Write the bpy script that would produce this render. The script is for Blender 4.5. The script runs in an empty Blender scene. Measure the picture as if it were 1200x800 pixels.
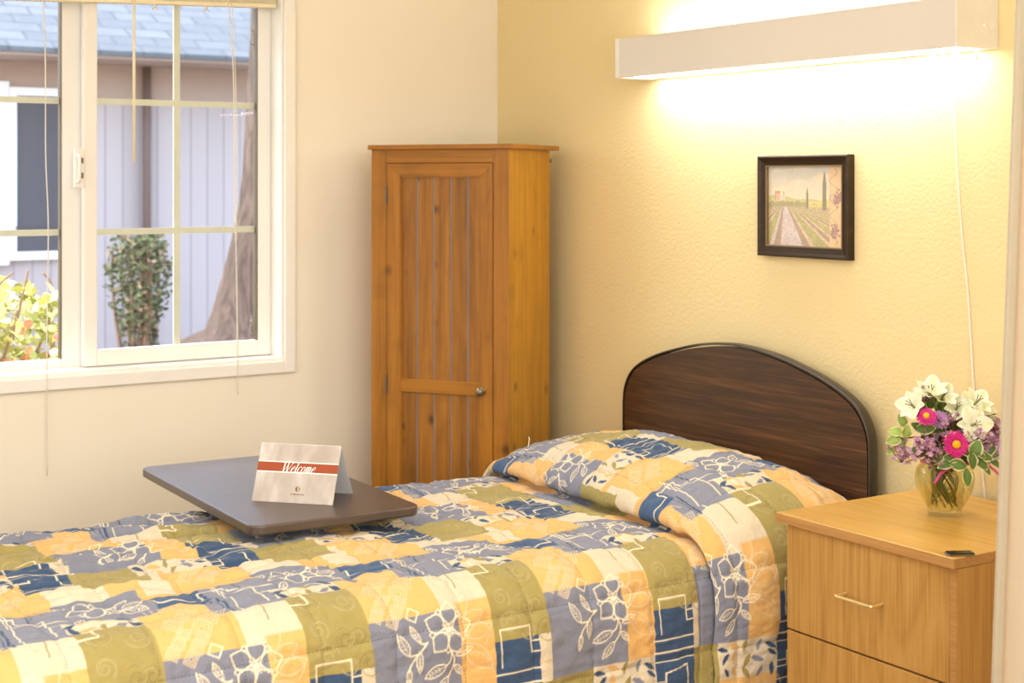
import bpy, bmesh, math, random
import numpy as np
from mathutils import Vector, Matrix
random.seed(7); rng = np.random.default_rng(11)
SC = bpy.context.scene; COL = SC.collection
PI = math.pi

# ------------------------------------------------------------------ helpers
def S(r, g, b):
    def f(c):
        c /= 255.0
        return c/12.92 if c <= .04045 else ((c+.055)/1.055)**2.4
    return (f(r), f(g), f(b), 1.0)

class MB:
    """collects shapes; becomes one mesh object"""
    def __init__(s): s.v = []; s.f = []; s.c = None
    def add(s, vs, fs):
        o = len(s.v); s.v += [tuple(p) for p in vs]; s.f += [tuple(i+o for i in f) for f in fs]; return s
    def box(s, x0, x1, y0, y1, z0, z1):
        vs = [(x, y, z) for x in (x0, x1) for y in (y0, y1) for z in (z0, z1)]
        return s.add(vs, [(0,1,3,2),(4,6,7,5),(0,4,5,1),(2,3,7,6),(0,2,6,4),(1,5,7,3)])
    def prism(s, poly, axis, a, b):
        """poly of 2d points extruded along axis (0,1,2) from a to b"""
        n = len(poly)
        def P(p, h):
            l = [p[0], p[1]]; l.insert(axis, h); return l
        vs = [P(p, a) for p in poly]+[P(p, b) for p in poly]
        return s.add(vs, [tuple(range(n-1,-1,-1)), tuple(range(n,2*n))]+[(i,(i+1)%n,n+(i+1)%n,n+i) for i in range(n)])
    def tube(s, pts, r, n=8, caps=True):
        pts = [Vector(p) for p in pts]; m = len(pts)
        rr = r if isinstance(r, (list, tuple)) else [r]*m
        t0 = (pts[1]-pts[0]).normalized()
        up = Vector((0,0,1)) if abs(t0.z) < .9 else Vector((1,0,0))
        nrm = t0.cross(up).normalized(); vs = []
        for i, p in enumerate(pts):
            t = (pts[min(i+1,m-1)]-pts[max(i-1,0)]).normalized()
            nrm = (nrm-t*nrm.dot(t)).normalized(); bn = t.cross(nrm)
            for k in range(n):
                a = 2*PI*k/n; vs.append(p+(nrm*math.cos(a)+bn*math.sin(a))*rr[i])
        fs = [(i*n+k, i*n+(k+1)%n, (i+1)*n+(k+1)%n, (i+1)*n+k) for i in range(m-1) for k in range(n)]
        if caps: fs += [tuple(range(n-1,-1,-1)), tuple(range((m-1)*n, m*n))]
        return s.add(vs, fs)
    def lathe(s, prof, c=(0,0,0), n=40, axis=None):
        """prof list of (r,h); axis a unit vector (default z)"""
        ax = Vector(axis or (0,0,1)).normalized()
        u = ax.orthogonal().normalized(); w = ax.cross(u); c = Vector(c); vs = []
        for r, h in prof:
            for k in range(n):
                a = 2*PI*k/n; vs.append(c+ax*h+(u*math.cos(a)+w*math.sin(a))*r)
        m = len(prof)
        return s.add(vs, [(i*n+k, i*n+(k+1)%n, (i+1)*n+(k+1)%n, (i+1)*n+k) for i in range(m-1) for k in range(n)])
    def build(s, name, mat, parent=None, smooth=False, bevel=0, seg=2, recalc=True, auto=None):
        me = bpy.data.meshes.new(name); me.from_pydata(s.v, [], s.f)
        if recalc:
            bm = bmesh.new(); bm.from_mesh(me); bmesh.ops.recalc_face_normals(bm, faces=bm.faces); bm.to_mesh(me); bm.free()
        if s.c is not None:
            at = me.color_attributes.new('Col', 'FLOAT_COLOR', 'POINT'); at.data.foreach_set('color', np.asarray(s.c, dtype=np.float32).ravel())
        if smooth: me.shade_smooth()
        if auto is not None and hasattr(me, 'set_sharp_from_angle'): me.shade_smooth(); me.set_sharp_from_angle(angle=math.radians(auto))
        o = bpy.data.objects.new(name, me); COL.objects.link(o)
        if mat: me.materials.append(mat)
        if parent: o.parent = parent
        if bevel:
            b = o.modifiers.new('bevel', 'BEVEL'); b.width = bevel; b.segments = seg; b.limit_method = 'ANGLE'; b.angle_limit = math.radians(40)
        return o

def tag(o, label=None, cat=None, group=None, kind=None):
    if label: o['label'] = label
    if cat: o['category'] = cat
    if group: o['group'] = group
    if kind: o['kind'] = kind
    return o
def thing(name, label, cat, loc=(0,0,0), rz=0, group=None, kind=None):
    o = bpy.data.objects.new(name, None); COL.objects.link(o); o.empty_display_size = .05
    o.location = loc; o.rotation_euler = (0,0,rz)
    return tag(o, label, cat, group, kind)

def catmull(pts, per=12):
    pts = [np.array(p, float) for p in pts]; out = []
    for i in range(len(pts)-1):
        p0 = pts[max(i-1,0)]; p1 = pts[i]; p2 = pts[i+1]; p3 = pts[min(i+2,len(pts)-1)]
        for k in range(per):
            t = k/per
            out.append(.5*((2*p1)+(-p0+p2)*t+(2*p0-5*p1+4*p2-p3)*t*t+(-p0+3*p1-3*p2+p3)*t**3))
    out.append(pts[-1]); return out

# ------------------------------------------------------------------ materials
class NT:
    def __init__(s, name):
        s.m = bpy.data.materials.new(name); s.m.use_nodes = True; s.t = s.m.node_tree; s.n = s.t.nodes; s.n.clear()
        s.out = s.n.new('ShaderNodeOutputMaterial')
    def new(s, typ, **kw):
        nd = s.n.new('ShaderNode'+typ)
        for k, v in kw.items():
            if k in nd.inputs.keys() if isinstance(k, str) else False: s.set(nd.inputs[k], v)
            else: setattr(nd, k, v)
        return nd
    def set(s, inp, v):
        if isinstance(v, bpy.types.NodeSocket): s.t.links.new(v, inp)
        else: inp.default_value = v
    def math(s, op, a, b=0.0, clamp=False):
        nd = s.n.new('ShaderNodeMath'); nd.operation = op; nd.use_clamp = clamp; s.set(nd.inputs[0], a); s.set(nd.inputs[1], b); return nd.outputs[0]
    def mix(s, fac, a, b, mode='MIX'):
        nd = s.n.new('ShaderNodeMix'); nd.data_type = 'RGBA'; nd.blend_type = mode
        s.set(nd.inputs[0], fac); s.set(nd.inputs[6], a); s.set(nd.inputs[7], b); return nd.outputs[2]
    def ramp(s, fac, stops):
        nd = s.n.new('ShaderNodeValToRGB'); s.set(nd.inputs[0], fac); e = nd.color_ramp.elements
        while len(e) < len(stops): e.new(.5)
        for i, (p, c) in enumerate(stops):
            e[i].position = p; e[i].color = c if len(c) == 4 else (*c, 1)
        return nd.outputs[0]
    def coords(s, scale=(1,1,1), kind='Object', loc=None, rot=None):
        tc = s.n.new('ShaderNodeTexCoord'); mp = s.n.new('ShaderNodeMapping'); s.t.links.new(tc.outputs[kind], mp.inputs[0])
        mp.inputs['Scale'].default_value = scale
        if rot: mp.inputs['Rotation'].default_value = rot
        if loc is not None: s.set(mp.inputs['Location'], loc)
        return mp.outputs[0]
    def noise(s, vec, scale, detail=3, rough=.5, dist=0):
        nd = s.n.new('ShaderNodeTexNoise'); s.set(nd.inputs['Vector'], vec)
        nd.inputs['Scale'].default_value = scale; nd.inputs['Detail'].default_value = detail
        nd.inputs['Roughness'].default_value = rough; nd.inputs['Distortion'].default_value = dist
        return nd.outputs[0]
    def bump(s, h, strength=.3, dist=.002):
        nd = s.n.new('ShaderNodeBump'); nd.inputs['Strength'].default_value = strength; nd.inputs['Distance'].default_value = dist
        s.set(nd.inputs['Height'], h); return nd.outputs[0]
    def bsdf(s, color, rough=.5, normal=None, **kw):
        nd = s.n.new('ShaderNodeBsdfPrincipled'); s.set(nd.inputs['Base Color'], color); s.set(nd.inputs['Roughness'], rough)
        if normal is not None: s.set(nd.inputs['Normal'], normal)
        for k, v in kw.items(): s.set(nd.inputs[k.replace('_', ' ')], v)
        s.t.links.new(nd.outputs[0], s.out.inputs[0]); return s.m

def paint(name, col, rough=.6, bscale=180, bstr=.12, bdist=.001, var=.03, **kw):
    t = NT(name); v = t.coords()
    n1 = t.noise(v, bscale, 2); n2 = t.noise(v, 3.0, 2)
    f = t.math('MULTIPLY_ADD', n2, 2*var); t.n[-1]
    f = t.math('ADD', t.math('MULTIPLY', n2, 2*var), 1-var)
    vm = t.n.new('ShaderNodeVectorMath'); vm.operation = 'SCALE'; vm.inputs[0].default_value = col[:3]; t.set(vm.inputs['Scale'], f)
    return t.bsdf(vm.outputs[0], rough, t.bump(n1, bstr, bdist), **kw)

def plain(name, col, rough=.5, **kw):
    t = NT(name); v = t.coords(); n = t.noise(v, 40, 2)
    c = t.mix(n, tuple(x*.94 for x in col[:3])+(1,), tuple(min(1,x*1.05) for x in col[:3])+(1,))
    return t.bsdf(c, rough, **kw)

def wood(name, axis, dark, mid, light, along=1.6, across=26, rough=.42, knots=0, flat=1, fine=.35, bands=.5, island=False, spec=.5, bstr=.08, coat=0):
    """grain runs along axis (0 x,1 y,2 z) of the object's own space"""
    t = NT(name)
    sc = [1,1,1]; sc[axis] = along/across
    off = None
    if island:
        g = t.n.new('ShaderNodeNewGeometry'); cx = t.n.new('ShaderNodeCombineXYZ')
        r = t.math('MULTIPLY', g.outputs['Random Per Island'], 9.0)
        for i in range(3): t.set(cx.inputs[i], r)
        off = cx.outputs[0]
    v = t.coords(tuple(sc), loc=off)
    n1 = t.noise(v, across, 6, .6, .6)
    sf = [1,1,1]; sf[axis] = .02
    vf = t.coords(tuple(sf), loc=off); n2 = t.noise(vf, 260, 3, .6)
    sb = [1,1,1]; sb[axis] = .12
    vb = t.coords(tuple(sb), loc=off); n3 = t.noise(vb, 7, 3, .5, 1.0)
    wv = t.math('FRACT', t.math('MULTIPLY', n3, 7.0)); wv = t.math('ABSOLUTE', t.math('SUBTRACT', wv, .5))
    f = t.math('ADD', t.math('MULTIPLY', n1, 1-fine), t.math('MULTIPLY', n2, fine))
    f = t.math('ADD', t.math('MULTIPLY', f, 1-bands*.5), t.math('MULTIPLY', wv, bands))
    c = t.ramp(f, [(.28, dark), (.5, mid), (.74, light)])
    if island:
        hs = t.n.new('ShaderNodeHueSaturation'); t.set(hs.inputs['Color'], c)
        t.set(hs.inputs['Value'], t.math('ADD', t.math('MULTIPLY', g.outputs['Random Per Island'], .3), .85)); c = hs.outputs[0]
    if knots:
        sk = [1,1,1]; sk[axis] = .85; sk[flat] = 0
        vk = t.coords(tuple(sk), loc=off)
        vo = t.n.new('ShaderNodeTexVoronoi'); vo.inputs['Scale'].default_value = knots; t.set(vo.inputs['Vector'], vk)
        d = t.math('ADD', vo.outputs['Distance'], t.math('MULTIPLY', t.math('SUBTRACT', n1, .5), .16))
        k = t.ramp(d, [(.07, (1,1,1,1)), (.14, (.5,.5,.5,1)), (.26, (0,0,0,1))]); sp_ = t.n.new('ShaderNodeSeparateColor'); t.set(sp_.inputs[0], vo.outputs['Color']); k = t.math('MULTIPLY', k, t.math('GREATER_THAN', sp_.outputs[0], .62))
        bl_ = t.ramp(t.noise(vk, 9, 3), [(.55,(0,0,0,1)),(.75,(1,1,1,1))]); c = t.mix(t.math('MULTIPLY', bl_, .38), c, tuple(x*.6 for x in dark[:3])+(1,))
        c = t.mix(t.math('MULTIPLY', k, .8), c, tuple(x*.25 for x in dark[:3])+(1,))
    return t.bsdf(c, rough, t.bump(n2, bstr, .0006), Specular_IOR_Level=spec, Coat_Weight=coat, Coat_Roughness=.38)

def vcol(name, rough=.7, weave=0, trans=0, **kw):
    t = NT(name); a = t.n.new('ShaderNodeVertexColor'); a.layer_name = 'Col'
    v = t.coords(); n = t.noise(v, 900 if weave else 60, 2)
    c = t.mix(.10, a.outputs[0], t.ramp(n, [(.3, (.35,.35,.35,1)), (.7, (1,1,1,1))]), 'MULTIPLY')
    h = t.math('ADD', n, t.math('MULTIPLY', t.noise(v, 75, 4, .6, .4), 6.0)) if weave else n
    return t.bsdf(c, rough, t.bump(h, .55 if weave else .05, .0010), **kw)

def emis(name, col, strength):
    t = NT(name); e = t.n.new('ShaderNodeEmission'); e.inputs[0].default_value = col; e.inputs[1].default_value = strength
    t.t.links.new(e.outputs[0], t.out.inputs[0]); return t.m

M = {}
M['wall_left'] = paint('wall_paint_pale', S(248,239,220), .85, 150, .10)
M['wall_back'] = paint('wall_paint_yellow', S(240,219,164), .7, 105, .55, .0022, .02)
M['ceiling'] = paint('ceiling_paint', S(246,242,232), .9)
M['floor'] = wood('floor_vinyl', 1, S(120,90,60), S(160,125,85), S(185,150,105), 1.2, 12)
M['trim_white'] = paint('window_white', S(248,244,236), .4, 60, .03)
M['vinyl'] = paint('vinyl_white', S(246,242,234), .35, 60, .02)
M['grille'] = plain('grille_cream', S(250,247,224), .5)
M['metal_white'] = paint('enamel_white', S(226,219,208), .35, 60, .01)
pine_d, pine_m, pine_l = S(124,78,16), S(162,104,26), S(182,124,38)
M['pine_v'] = wood('pine_vertical', 2, pine_d, pine_m, pine_l, 1.5, 40, .4, 13, bands=.18)
M['pine_h'] = wood('pine_horizontal', 0, pine_d, pine_m, pine_l, 1.5, 40, .4, 13, bands=.18)
M['pine_plank'] = wood('pine_planks', 2, S(108,68,18), S(150,96,28), S(174,118,42), 1.5, 44, .42, 15, bands=.22, island=True)
M['pine_side_lit'] = wood('pine_side_lit', 2, S(146,98,14), S(184,128,26), S(202,148,40), 1.3, 30, .38, 13, flat=0, bands=.2)  # lighter pine copy, the side's stronger light put into its colour
oak_d, oak_m, oak_l = S(148,104,44), S(182,136,68), S(200,156,90)
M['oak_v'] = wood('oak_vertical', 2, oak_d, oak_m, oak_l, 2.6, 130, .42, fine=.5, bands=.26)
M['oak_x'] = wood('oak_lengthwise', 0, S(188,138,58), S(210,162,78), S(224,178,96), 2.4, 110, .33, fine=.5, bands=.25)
M['oak_edge'] = wood('oak_edge', 0, S(150,104,52), S(178,130,72), S(194,146,88), 2.0, 60, .4, fine=.6, bands=.1)
M['walnut'] = wood('dark_walnut', 0, S(36,23,12), S(72,45,23), S(124,80,42), .4, 50, .34, fine=.55, bands=.12)
M['dark_edge'] = plain('dark_brown_edge', S(58,49,38), .38)
M['table_dark'] = wood('dark_laminate', 1, S(44,31,23), S(68,49,37), S(86,64,49), 3.0, 60, .42, fine=.75, bands=.08, bstr=.2, spec=1.0, coat=.5)
M['brass'] = plain('brass', S(250,232,168), .3, Metallic=.85)
M['bronze'] = plain('aged_bronze', S(126,114,92), .3, Metallic=.7)
M['hinge'] = plain('dull_hinge', S(110,100,84), .5, Metallic=.6)
M['steel'] = plain('grey_steel', S(150,145,135), .35, Metallic=1.0)
M['black'] = plain('black_gloss', S(24,20,16), .2)
M['frame_dark'] = wood('dark_bronze_frame', 0, S(32,21,10), S(50,34,17), S(66,47,26), 2, 30, .38, fine=.4, bands=.1, spec=.3)
M['frame_lip'] = plain('gilded_lip', S(140,118,84), .35, Metallic=.6)
M['white_plastic'] = plain('white_plastic', S(240,236,226), .4)

# ------------------------------------------------------------------ room shell
W0, W1, WZ0, WZ1 = -1.93, -.768, .888, 2.03      # window opening
RX, RY, RZ = 5.4, -4.3, 2.44
def struct(name, mb, mat, bevel=0): return tag(mb.build(name, mat, bevel=bevel), kind='structure')
struct('floor', MB().box(-.16, RX+.12, RY-.12, .12, -.12, 0), M['floor'])
struct('ceiling', MB().box(-.16, RX+.12, RY-.12, .12, RZ, RZ+.12), M['ceiling'])
wl = MB().box(-.16, 0, RY, W0, 0, RZ).box(-.16, 0, W1, 0, 0, RZ).box(-.16, 0, W0, W1, 0, WZ0).box(-.16, 0, W0, W1, WZ1, RZ)
struct('wall_left', wl, M['wall_left'])
struct('wall_back', MB().box(-.16, RX+.12, 0, .12, 0, RZ), M['wall_back'])
struct('wall_right', MB().box(RX, RX+.12, RY, 0, 0, RZ), M['wall_left'])
struct('wall_front', MB().box(-.16, RX+.12, RY-.12, RY, 0, RZ), M['wall_left'])

# window_1: casing, jamb lining, two sliding sashes with grilles and panes
glass = NT('window_glass')
tr = glass.new('BsdfTransparent'); tr.inputs[0].default_value = (.97,.98,.98,1)
gl = glass.new('BsdfGlossy'); gl.inputs[1].default_value = .02
fr = glass.new('Fresnel'); fr.inputs[0].default_value = 1.35
mx = glass.new('MixShader'); L = glass.t.links
L.new(glass.math('MULTIPLY', fr.outputs[0], .5), mx.inputs[0]); L.new(tr.outputs[0], mx.inputs[1]); L.new(gl.outputs[0], mx.inputs[2]); L.new(mx.outputs[0], glass.out.inputs[0])
M['pane'] = glass.m
win = thing('window_1', None, None, (0, (W0+W1)/2, WZ0), kind='structure')
def wloc(mb):
    ox, oy, oz = win.location; mb.v = [(x-ox, y-oy, z-oz) for x, y, z in mb.v]; return mb
def rect_ring(mb, x0, x1, y0, y1, z0, z1, wl, wr, wb, wt):
    mb.box(x0,x1,y0,y0+wl,z0,z1).box(x0,x1,y1-wr,y1,z0,z1).box(x0,x1,y0+wl,y1-wr,z0,z0+wb).box(x0,x1,y0+wl,y1-wr,z1-wt,z1); return mb
cw = .036
wloc(rect_ring(MB(), 0, .014, W0-cw, W1+cw, WZ0-cw, WZ1+cw, cw, cw, cw, cw)).build('casing', M['trim_white'], win, bevel=.003)
wloc(rect_ring(MB(), -.158, 0.002, W0, W1, WZ0, WZ1, .008, .008, .010, .008)).build('jamb', M['trim_white'], win)
ms = -1.352
def sash(x, y0, y1, z0, z1, sl, sr, sb, vert, horiz):
    f = rect_ring(MB(), x-.014, x+.014, y0, y1, z0, z1, sl, sr, sb, .04)
    so = wloc(f).build('sash', M['vinyl'], win, bevel=.003)
    g0, g1, h0 = y0+sl, y1-sr, z0+sb
    wloc(MB().box(x-.002, x+.002, g0-.004, g1+.004, h0-.004, z1-.036)).build('pane', M['pane'], so)
    g = MB()
    for zz in horiz: g.box(x-.009, x-.005, g0, g1, zz-.009, zz+.009)
    for yy in vert: g.box(x-.0095, x-.0055, yy-.010, yy+.010, h0, z1-.04)
    wloc(g).build('grille', M['grille'], so)
    # dark glazing gasket down the hinge side
    wloc(MB().box(x-.0145, x+.0145, g1-.0016, g1+.0006, h0, z1-.04)).build('gasket', M['hinge'], so)
    return so
s_r = sash(-.085, ms, W1-.008, .900, WZ1-.01, .040, .044, .046, [-1.068], [1.282, 1.657])
s_l = sash(-.122, W0+.008, ms+.030, .892, WZ1-.01, .05, .082, .03, [-1.66], [1.282, 1.657])
lt = MB().box(-.071,-.062,-1.382,-1.350,1.408,1.520)
wloc(lt).build('latch', M['vinyl'], s_r, bevel=.003)
wloc(MB().tube(catmull([(-.063,-1.372,1.425),(-.045,-1.372,1.432),(-.042,-1.372,1.464),(-.045,-1.372,1.496),(-.063,-1.372,1.503)],6), .0045, 8)).build('latch_handle', M['vinyl'], s_r, smooth=True)
wloc(MB().box(-.0622,-.0605,-1.366,-1.356,1.436,1.452).box(-.0622,-.0605,-1.366,-1.356,1.478,1.494)).build('latch_slot', M['hinge'], s_r)
for zz in (1.865, .985):
    wloc(MB().tube(catmull([(-.098,-.821,zz-.02),(-.098,-.829,zz-.017),(-.098,-.829,zz+.017),(-.098,-.821,zz+.02)],5), .0016, 6)).build('screen_clip', M['steel'], s_r, smooth=True)

# raised venetian blind inside the top of the opening
M['blind'] = plain('blind_cream', S(246,234,198), .45)
M['cord'] = plain('cord_white', S(236,230,214), .7)
bl = thing('venetian_blind', 'cream venetian blind drawn up to the top of the window', 'blind', (-.035, (W0+W1)/2, 1.94))
bx, by, bz = bl.location
def bloc(mb): mb.v = [(x-bx, y-by, z-bz) for x, y, z in mb.v]; return mb
def bz_at(y): return 1.951-(-.778-y)*.034
def bar(z0, h, x0, x1):
    ya, yb = W0+.014, W1-.011
    return MB().add([(x,y,bz_at(y)+z) for x in (x0,x1) for y in (ya,yb) for z in (z0,z0+h)], [(0,1,3,2),(4,6,7,5),(0,4,5,1),(2,3,7,6),(0,2,6,4),(1,5,7,3)])
bloc(bar(0,.012,-.052,-.022)).build('bottom_rail', M['blind'], bl, bevel=.002)
sl = MB()
for k in range(7):
    q = bar(.013+k*.0032,.0022,-.051,-.023); sl.add(q.v, q.f)
bloc(sl).build('slat_stack', M['blind'], bl)
bloc(MB().box(-.056,-.018,W0+.012,W1-.010,1.994,2.020)).build('headrail', M['blind'], bl, bevel=.002)
bloc(MB().tube([(-.020,-1.223,1.996),(-.019,-1.223,1.75),(-.019,-1.223,1.482)], .0042, 8)).build('tilt_wand', M['blind'], bl, smooth=True)
bloc(MB().tube(catmull([(-.018,-1.487,1.996),(.019,-1.487,1.80),(.021,-1.486,1.5),(.021,-1.479,1.3),(.022,-1.483,1.0),(.022,-1.482,.62)],8), .0017, 6)).build('lift_cord', M['cord'], bl, smooth=True)
bloc(MB().tube(catmull([(-.018,-.940,1.996),(.019,-.936,1.75),(.021,-.934,1.45),(.022,-.928,1.2),(.023,-.925,.98),(.024,-.923,.80)],8), .0018, 6)).build('lift_cord', M['cord'], bl, smooth=True)
bloc(MB().tube(catmull([(-.018,-.928,1.996),(.015,-.928,1.75),(.020,-.927,1.5),(.022,-.927,1.25)],8), .0014, 6)).build('lift_cord', M['cord'], bl, smooth=True)
for yy in (-1.16, -1.005):
    k = MB()
    for a in range(3): k.tube(catmull([(-.024,yy,bz_at(yy)),(-.02,yy+.006*(a-1),bz_at(yy)-.010),(-.02,yy+.009*(a-1),bz_at(yy)-.016),(-.024,yy+.003,bz_at(yy)-.006)],5), .0013, 5)
    bloc(k).build('cord_knot', M['cord'], bl, smooth=True)

# ------------------------------------------------------------------ outdoors
M['soil'] = paint('ground_mulch', S(150,140,128), .95, 20, .6, .02, .15)
struct('ground', MB().box(-14, -.17, -9, 9, -.4, -.15), M['soil'])
t = NT('shingles'); v = t.coords((1,1,1))
br = t.n.new('ShaderNodeTexBrick'); t.set(br.inputs['Vector'], t.coords((1,1,1), 'UV'))
br.inputs['Color1'].default_value = S(98,104,110); br.inputs['Color2'].default_value = S(120,124,128); br.inputs['Mortar'].default_value = S(76,82,90)
br.inputs['Scale'].default_value = 1.0; br.inputs['Mortar Size'].default_value = .008; br.inputs['Brick Width'].default_value = .26; br.inputs['Row Height'].default_value = .14; br.inputs['Bias'].default_value = -.2
M['shingle'] = t.bsdf(t.mix(.25, br.outputs[0], t.ramp(t.noise(v, 9, 4), [(.3,S(88,96,104)),(.7,S(122,126,130))]), 'MIX'), .9, t.bump(br.outputs[1], .6, .01))
t = NT('siding'); v = t.coords()
sx = t.n.new('ShaderNodeSeparateXYZ'); t.set(sx.inputs[0], v)
fy = t.math('FRACT', t.math('MULTIPLY', sx.outputs[1], 9.0)); gr = t.math('LESS_THAN', fy, .10)
fy2 = t.math('FLOOR', t.math('MULTIPLY', sx.outputs[1], 9.0)); wn = t.n.new('ShaderNodeTexWhiteNoise'); wn.noise_dimensions = '1D'; t.set(wn.inputs['W'], fy2)
c = t.mix(wn.outputs[0], S(182,172,174), S(192,182,184)); c = t.mix(gr, c, S(160,152,158))
M['siding'] = t.bsdf(c, .8, t.bump(gr, -.5, .004))
M['eave_shade'] = plain('eave_shade_taupe', S(180,158,148), .8)  # taupe stands for shade under the eave; soffit shares it
M['white_ext'] = paint('white_outdoor', S(240,240,244), .6)
M['screen_dark'] = plain('dark_insect_screen', S(86,84,92), .6)
M['pipe'] = plain('brown_downspout', S(112,92,88), .5)
bd = thing('building', 'lavender-grey building with blue shingle roof across the yard outside the window', 'building', (-5, 0, -.15))
def dloc(mb): mb.v = [(x+5, y, z+.15) for x, y, z in mb.v]; return mb
dloc(MB().box(-8.5,-5,-6,7,-.15,1.93)).build('wall', M['siding'], bd)
dloc(MB().box(-8.5,-4.985,-6,7,1.93,2.235)).build('eave_shade_band', M['eave_shade'], bd)  # upper wall band, eave shadow put into its colour
rf = MB(); ey0, ey1 = -6.3, 7.3
p = [(-4.45,2.155),(-4.45,2.185),(-8.6,4.2),(-8.6,4.16)]
rf.prism([(a, b) for a, b in p], 1, ey0, ey1)
ro = dloc(rf).build('roof', M['shingle'], bd)
uv = ro.data.uv_layers.new(name='UVMap')
for lp in ro.data.loops:
    co = ro.data.vertices[lp.vertex_index].co; uv.data[lp.index].uv = (co.y, math.hypot(co.x-.55, co.z-2.3))
dloc(MB().box(-5,-4.47,ey0,ey1,2.14,2.156)).build('soffit', M['eave_shade'], bd)
w2 = dloc(rect_ring(MB(), -5,-4.955,-.26,.098,.955,1.985,.05,.04,.05,.05)).build('window', M['white_ext'], bd)
dloc(MB().box(-4.99,-4.97,-.22,.06,1.0,1.94)).build('pane', M['screen_dark'], w2)
dloc(MB().box(-4.968,-4.955,-.22,.06,1.14,1.155)).build('mullion', M['screen_dark'], w2)
dloc(MB().box(-5,-4.94,-1.25,-.255,.925,2.02)).build('shutter', M['white_ext'], bd, bevel=.01)
dloc(MB().tube([(-4.95,.586,2.14),(-4.95,.586,1.6),(-4.95,.586,-.15)], .028, 10)).build('downspout', M['pipe'], bd, smooth=True)

def leaf_mesh(mb, cols, p, d, n, L, Wd, col, tip=None):
    """simple folded leaf: 6 vertices; col per vertex"""
    d = Vector(d).normalized(); n = Vector(n); n = (n-d*n.dot(d)).normalized(); s = d.cross(n); p = Vector(p)
    vs = [p, p+d*L*.35+s*Wd*.5+n*L*.06, p+d*L*.75+s*Wd*.36+n*L*.04, p+d*L-n*L*.05, p+d*L*.75-s*Wd*.36+n*L*.04, p+d*L*.35-s*Wd*.5+n*L*.06, p+d*L*.5]
    mb.add(vs, [(0,1,6),(1,2,6),(2,3,6),(3,4,6),(4,5,6),(5,0,6)])
    cols += [col]*7
def rv(): 
    v = Vector((random.gauss(0,1), random.gauss(0,1), random.gauss(0,1))); return v.normalized()
M['leaf'] = vcol('leaf_colour', .6)
M['bark'] = wood('tree_bark', 2, S(50,40,35), S(84,69,61), S(108,92,82), 4, 24, .95, bstr=.8)
M['twig'] = plain('twig_brown', S(150,120,100), .9)

# narrow upright shrub against the far wall
sh = thing('shrub', 'tall narrow green shrub with bare lower stems against the lavender wall outside', 'shrub', (-4.0, .2, -.15))
st = MB(); fo = MB(); fc = []
for k in range(14):
    a = random.uniform(0, 2*PI); r = random.uniform(.03,.15)
    tipx, tipy = r*math.cos(a), r*math.sin(a)
    st.tube(catmull([(tipx*.4,tipy*.4,0),(tipx*.6,tipy*.6,.45),(tipx*1.05,tipy*1.1,.95),(tipx*1.1,tipy*1.1,1.2)],5), [.012]*10+[.006]*6, 6)
for k in range(1700):
    z = 1.27-abs(random.betavariate(1.1,1.8))*.68
    w = .19*min(1, .35+(z-.55)*1.35) if z < 1.1 else .19*(1-max(0,z-1.1)*1.6)
    a = random.uniform(0,2*PI); r = w*math.sqrt(random.random())
    d = rv(); d.z = abs(d.z)*.6
    g = random.random()
    c0 = S(78+50*g,92+44*g,56+34*g) if random.random() < .86 else S(176,150,120)
    leaf_mesh(fo, fc, (r*math.cos(a), r*math.sin(a), z), d, rv(), .035, .02, c0)
fo.c = fc
st.build('stem', M['twig'], sh, smooth=True); fo.build('foliage', M['leaf'], sh, recalc=False)

# sunlit flowering bush just outside the left pane
bu = thing('flowering_bush', 'sunlit yellow-green bush with orange blossoms outside the left window pane', 'bush', (-1.15, -1.75, -.15))
st = MB(); fo = MB(); fc = []; bo = MB(); bc = []
for k in range(26):
    tx, ty, tz = random.uniform(-.3,.3), random.uniform(-.7,.68), random.uniform(.75,1.2)
    st.tube(catmull([(tx*.3,ty*.4,0),(tx*.5,ty*.6,.5),(tx*.9,ty*.9,tz*.85),(tx,ty,tz)],5), [.012-.0006*i for i in range(16)], 6)
for k in range(5200):
    tx, ty = random.gauss(0,.16), random.uniform(-.8,.63)
    top = 1.265-.10*max(0,(ty-.45)/.25)**2+.04*math.sin(9*ty)
    z = top-random.betavariate(1,1.7)*.95
    g = random.random()
    c0 = S(206+30*g, 204+26*g, 100+90*g) if random.random() < .8 else S(160,166,84)
    leaf_mesh(fo, fc, (tx,ty,z), rv(), Vector((0,0,1))+rv()*.8, random.uniform(.035,.06), random.uniform(.025,.04), c0)
for k in range(70):
    tx, ty, z = random.gauss(.1,.14), random.uniform(-.75,.6), random.uniform(.78,1.12)
    for j in range(5): leaf_mesh(bo, bc, (tx,ty,z), rv(), rv(), .035, .028, S(236,random.randint(120,170),random.randint(84,120)))
fo.c = fc; bo.c = bc
for k in range(5):
    st.tube(catmull([(.1,.1+.12*k,1.02),(.1,.2+.1*k,1.20),(.12,.36+.05*k,1.26+.02*random.random())],5), .004, 5)
st.build('branch', M['twig'], bu, smooth=True); fo.build('foliage', M['leaf'], bu, recalc=False); bo.build('blossom', M['leaf'], bu, recalc=False)

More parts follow.
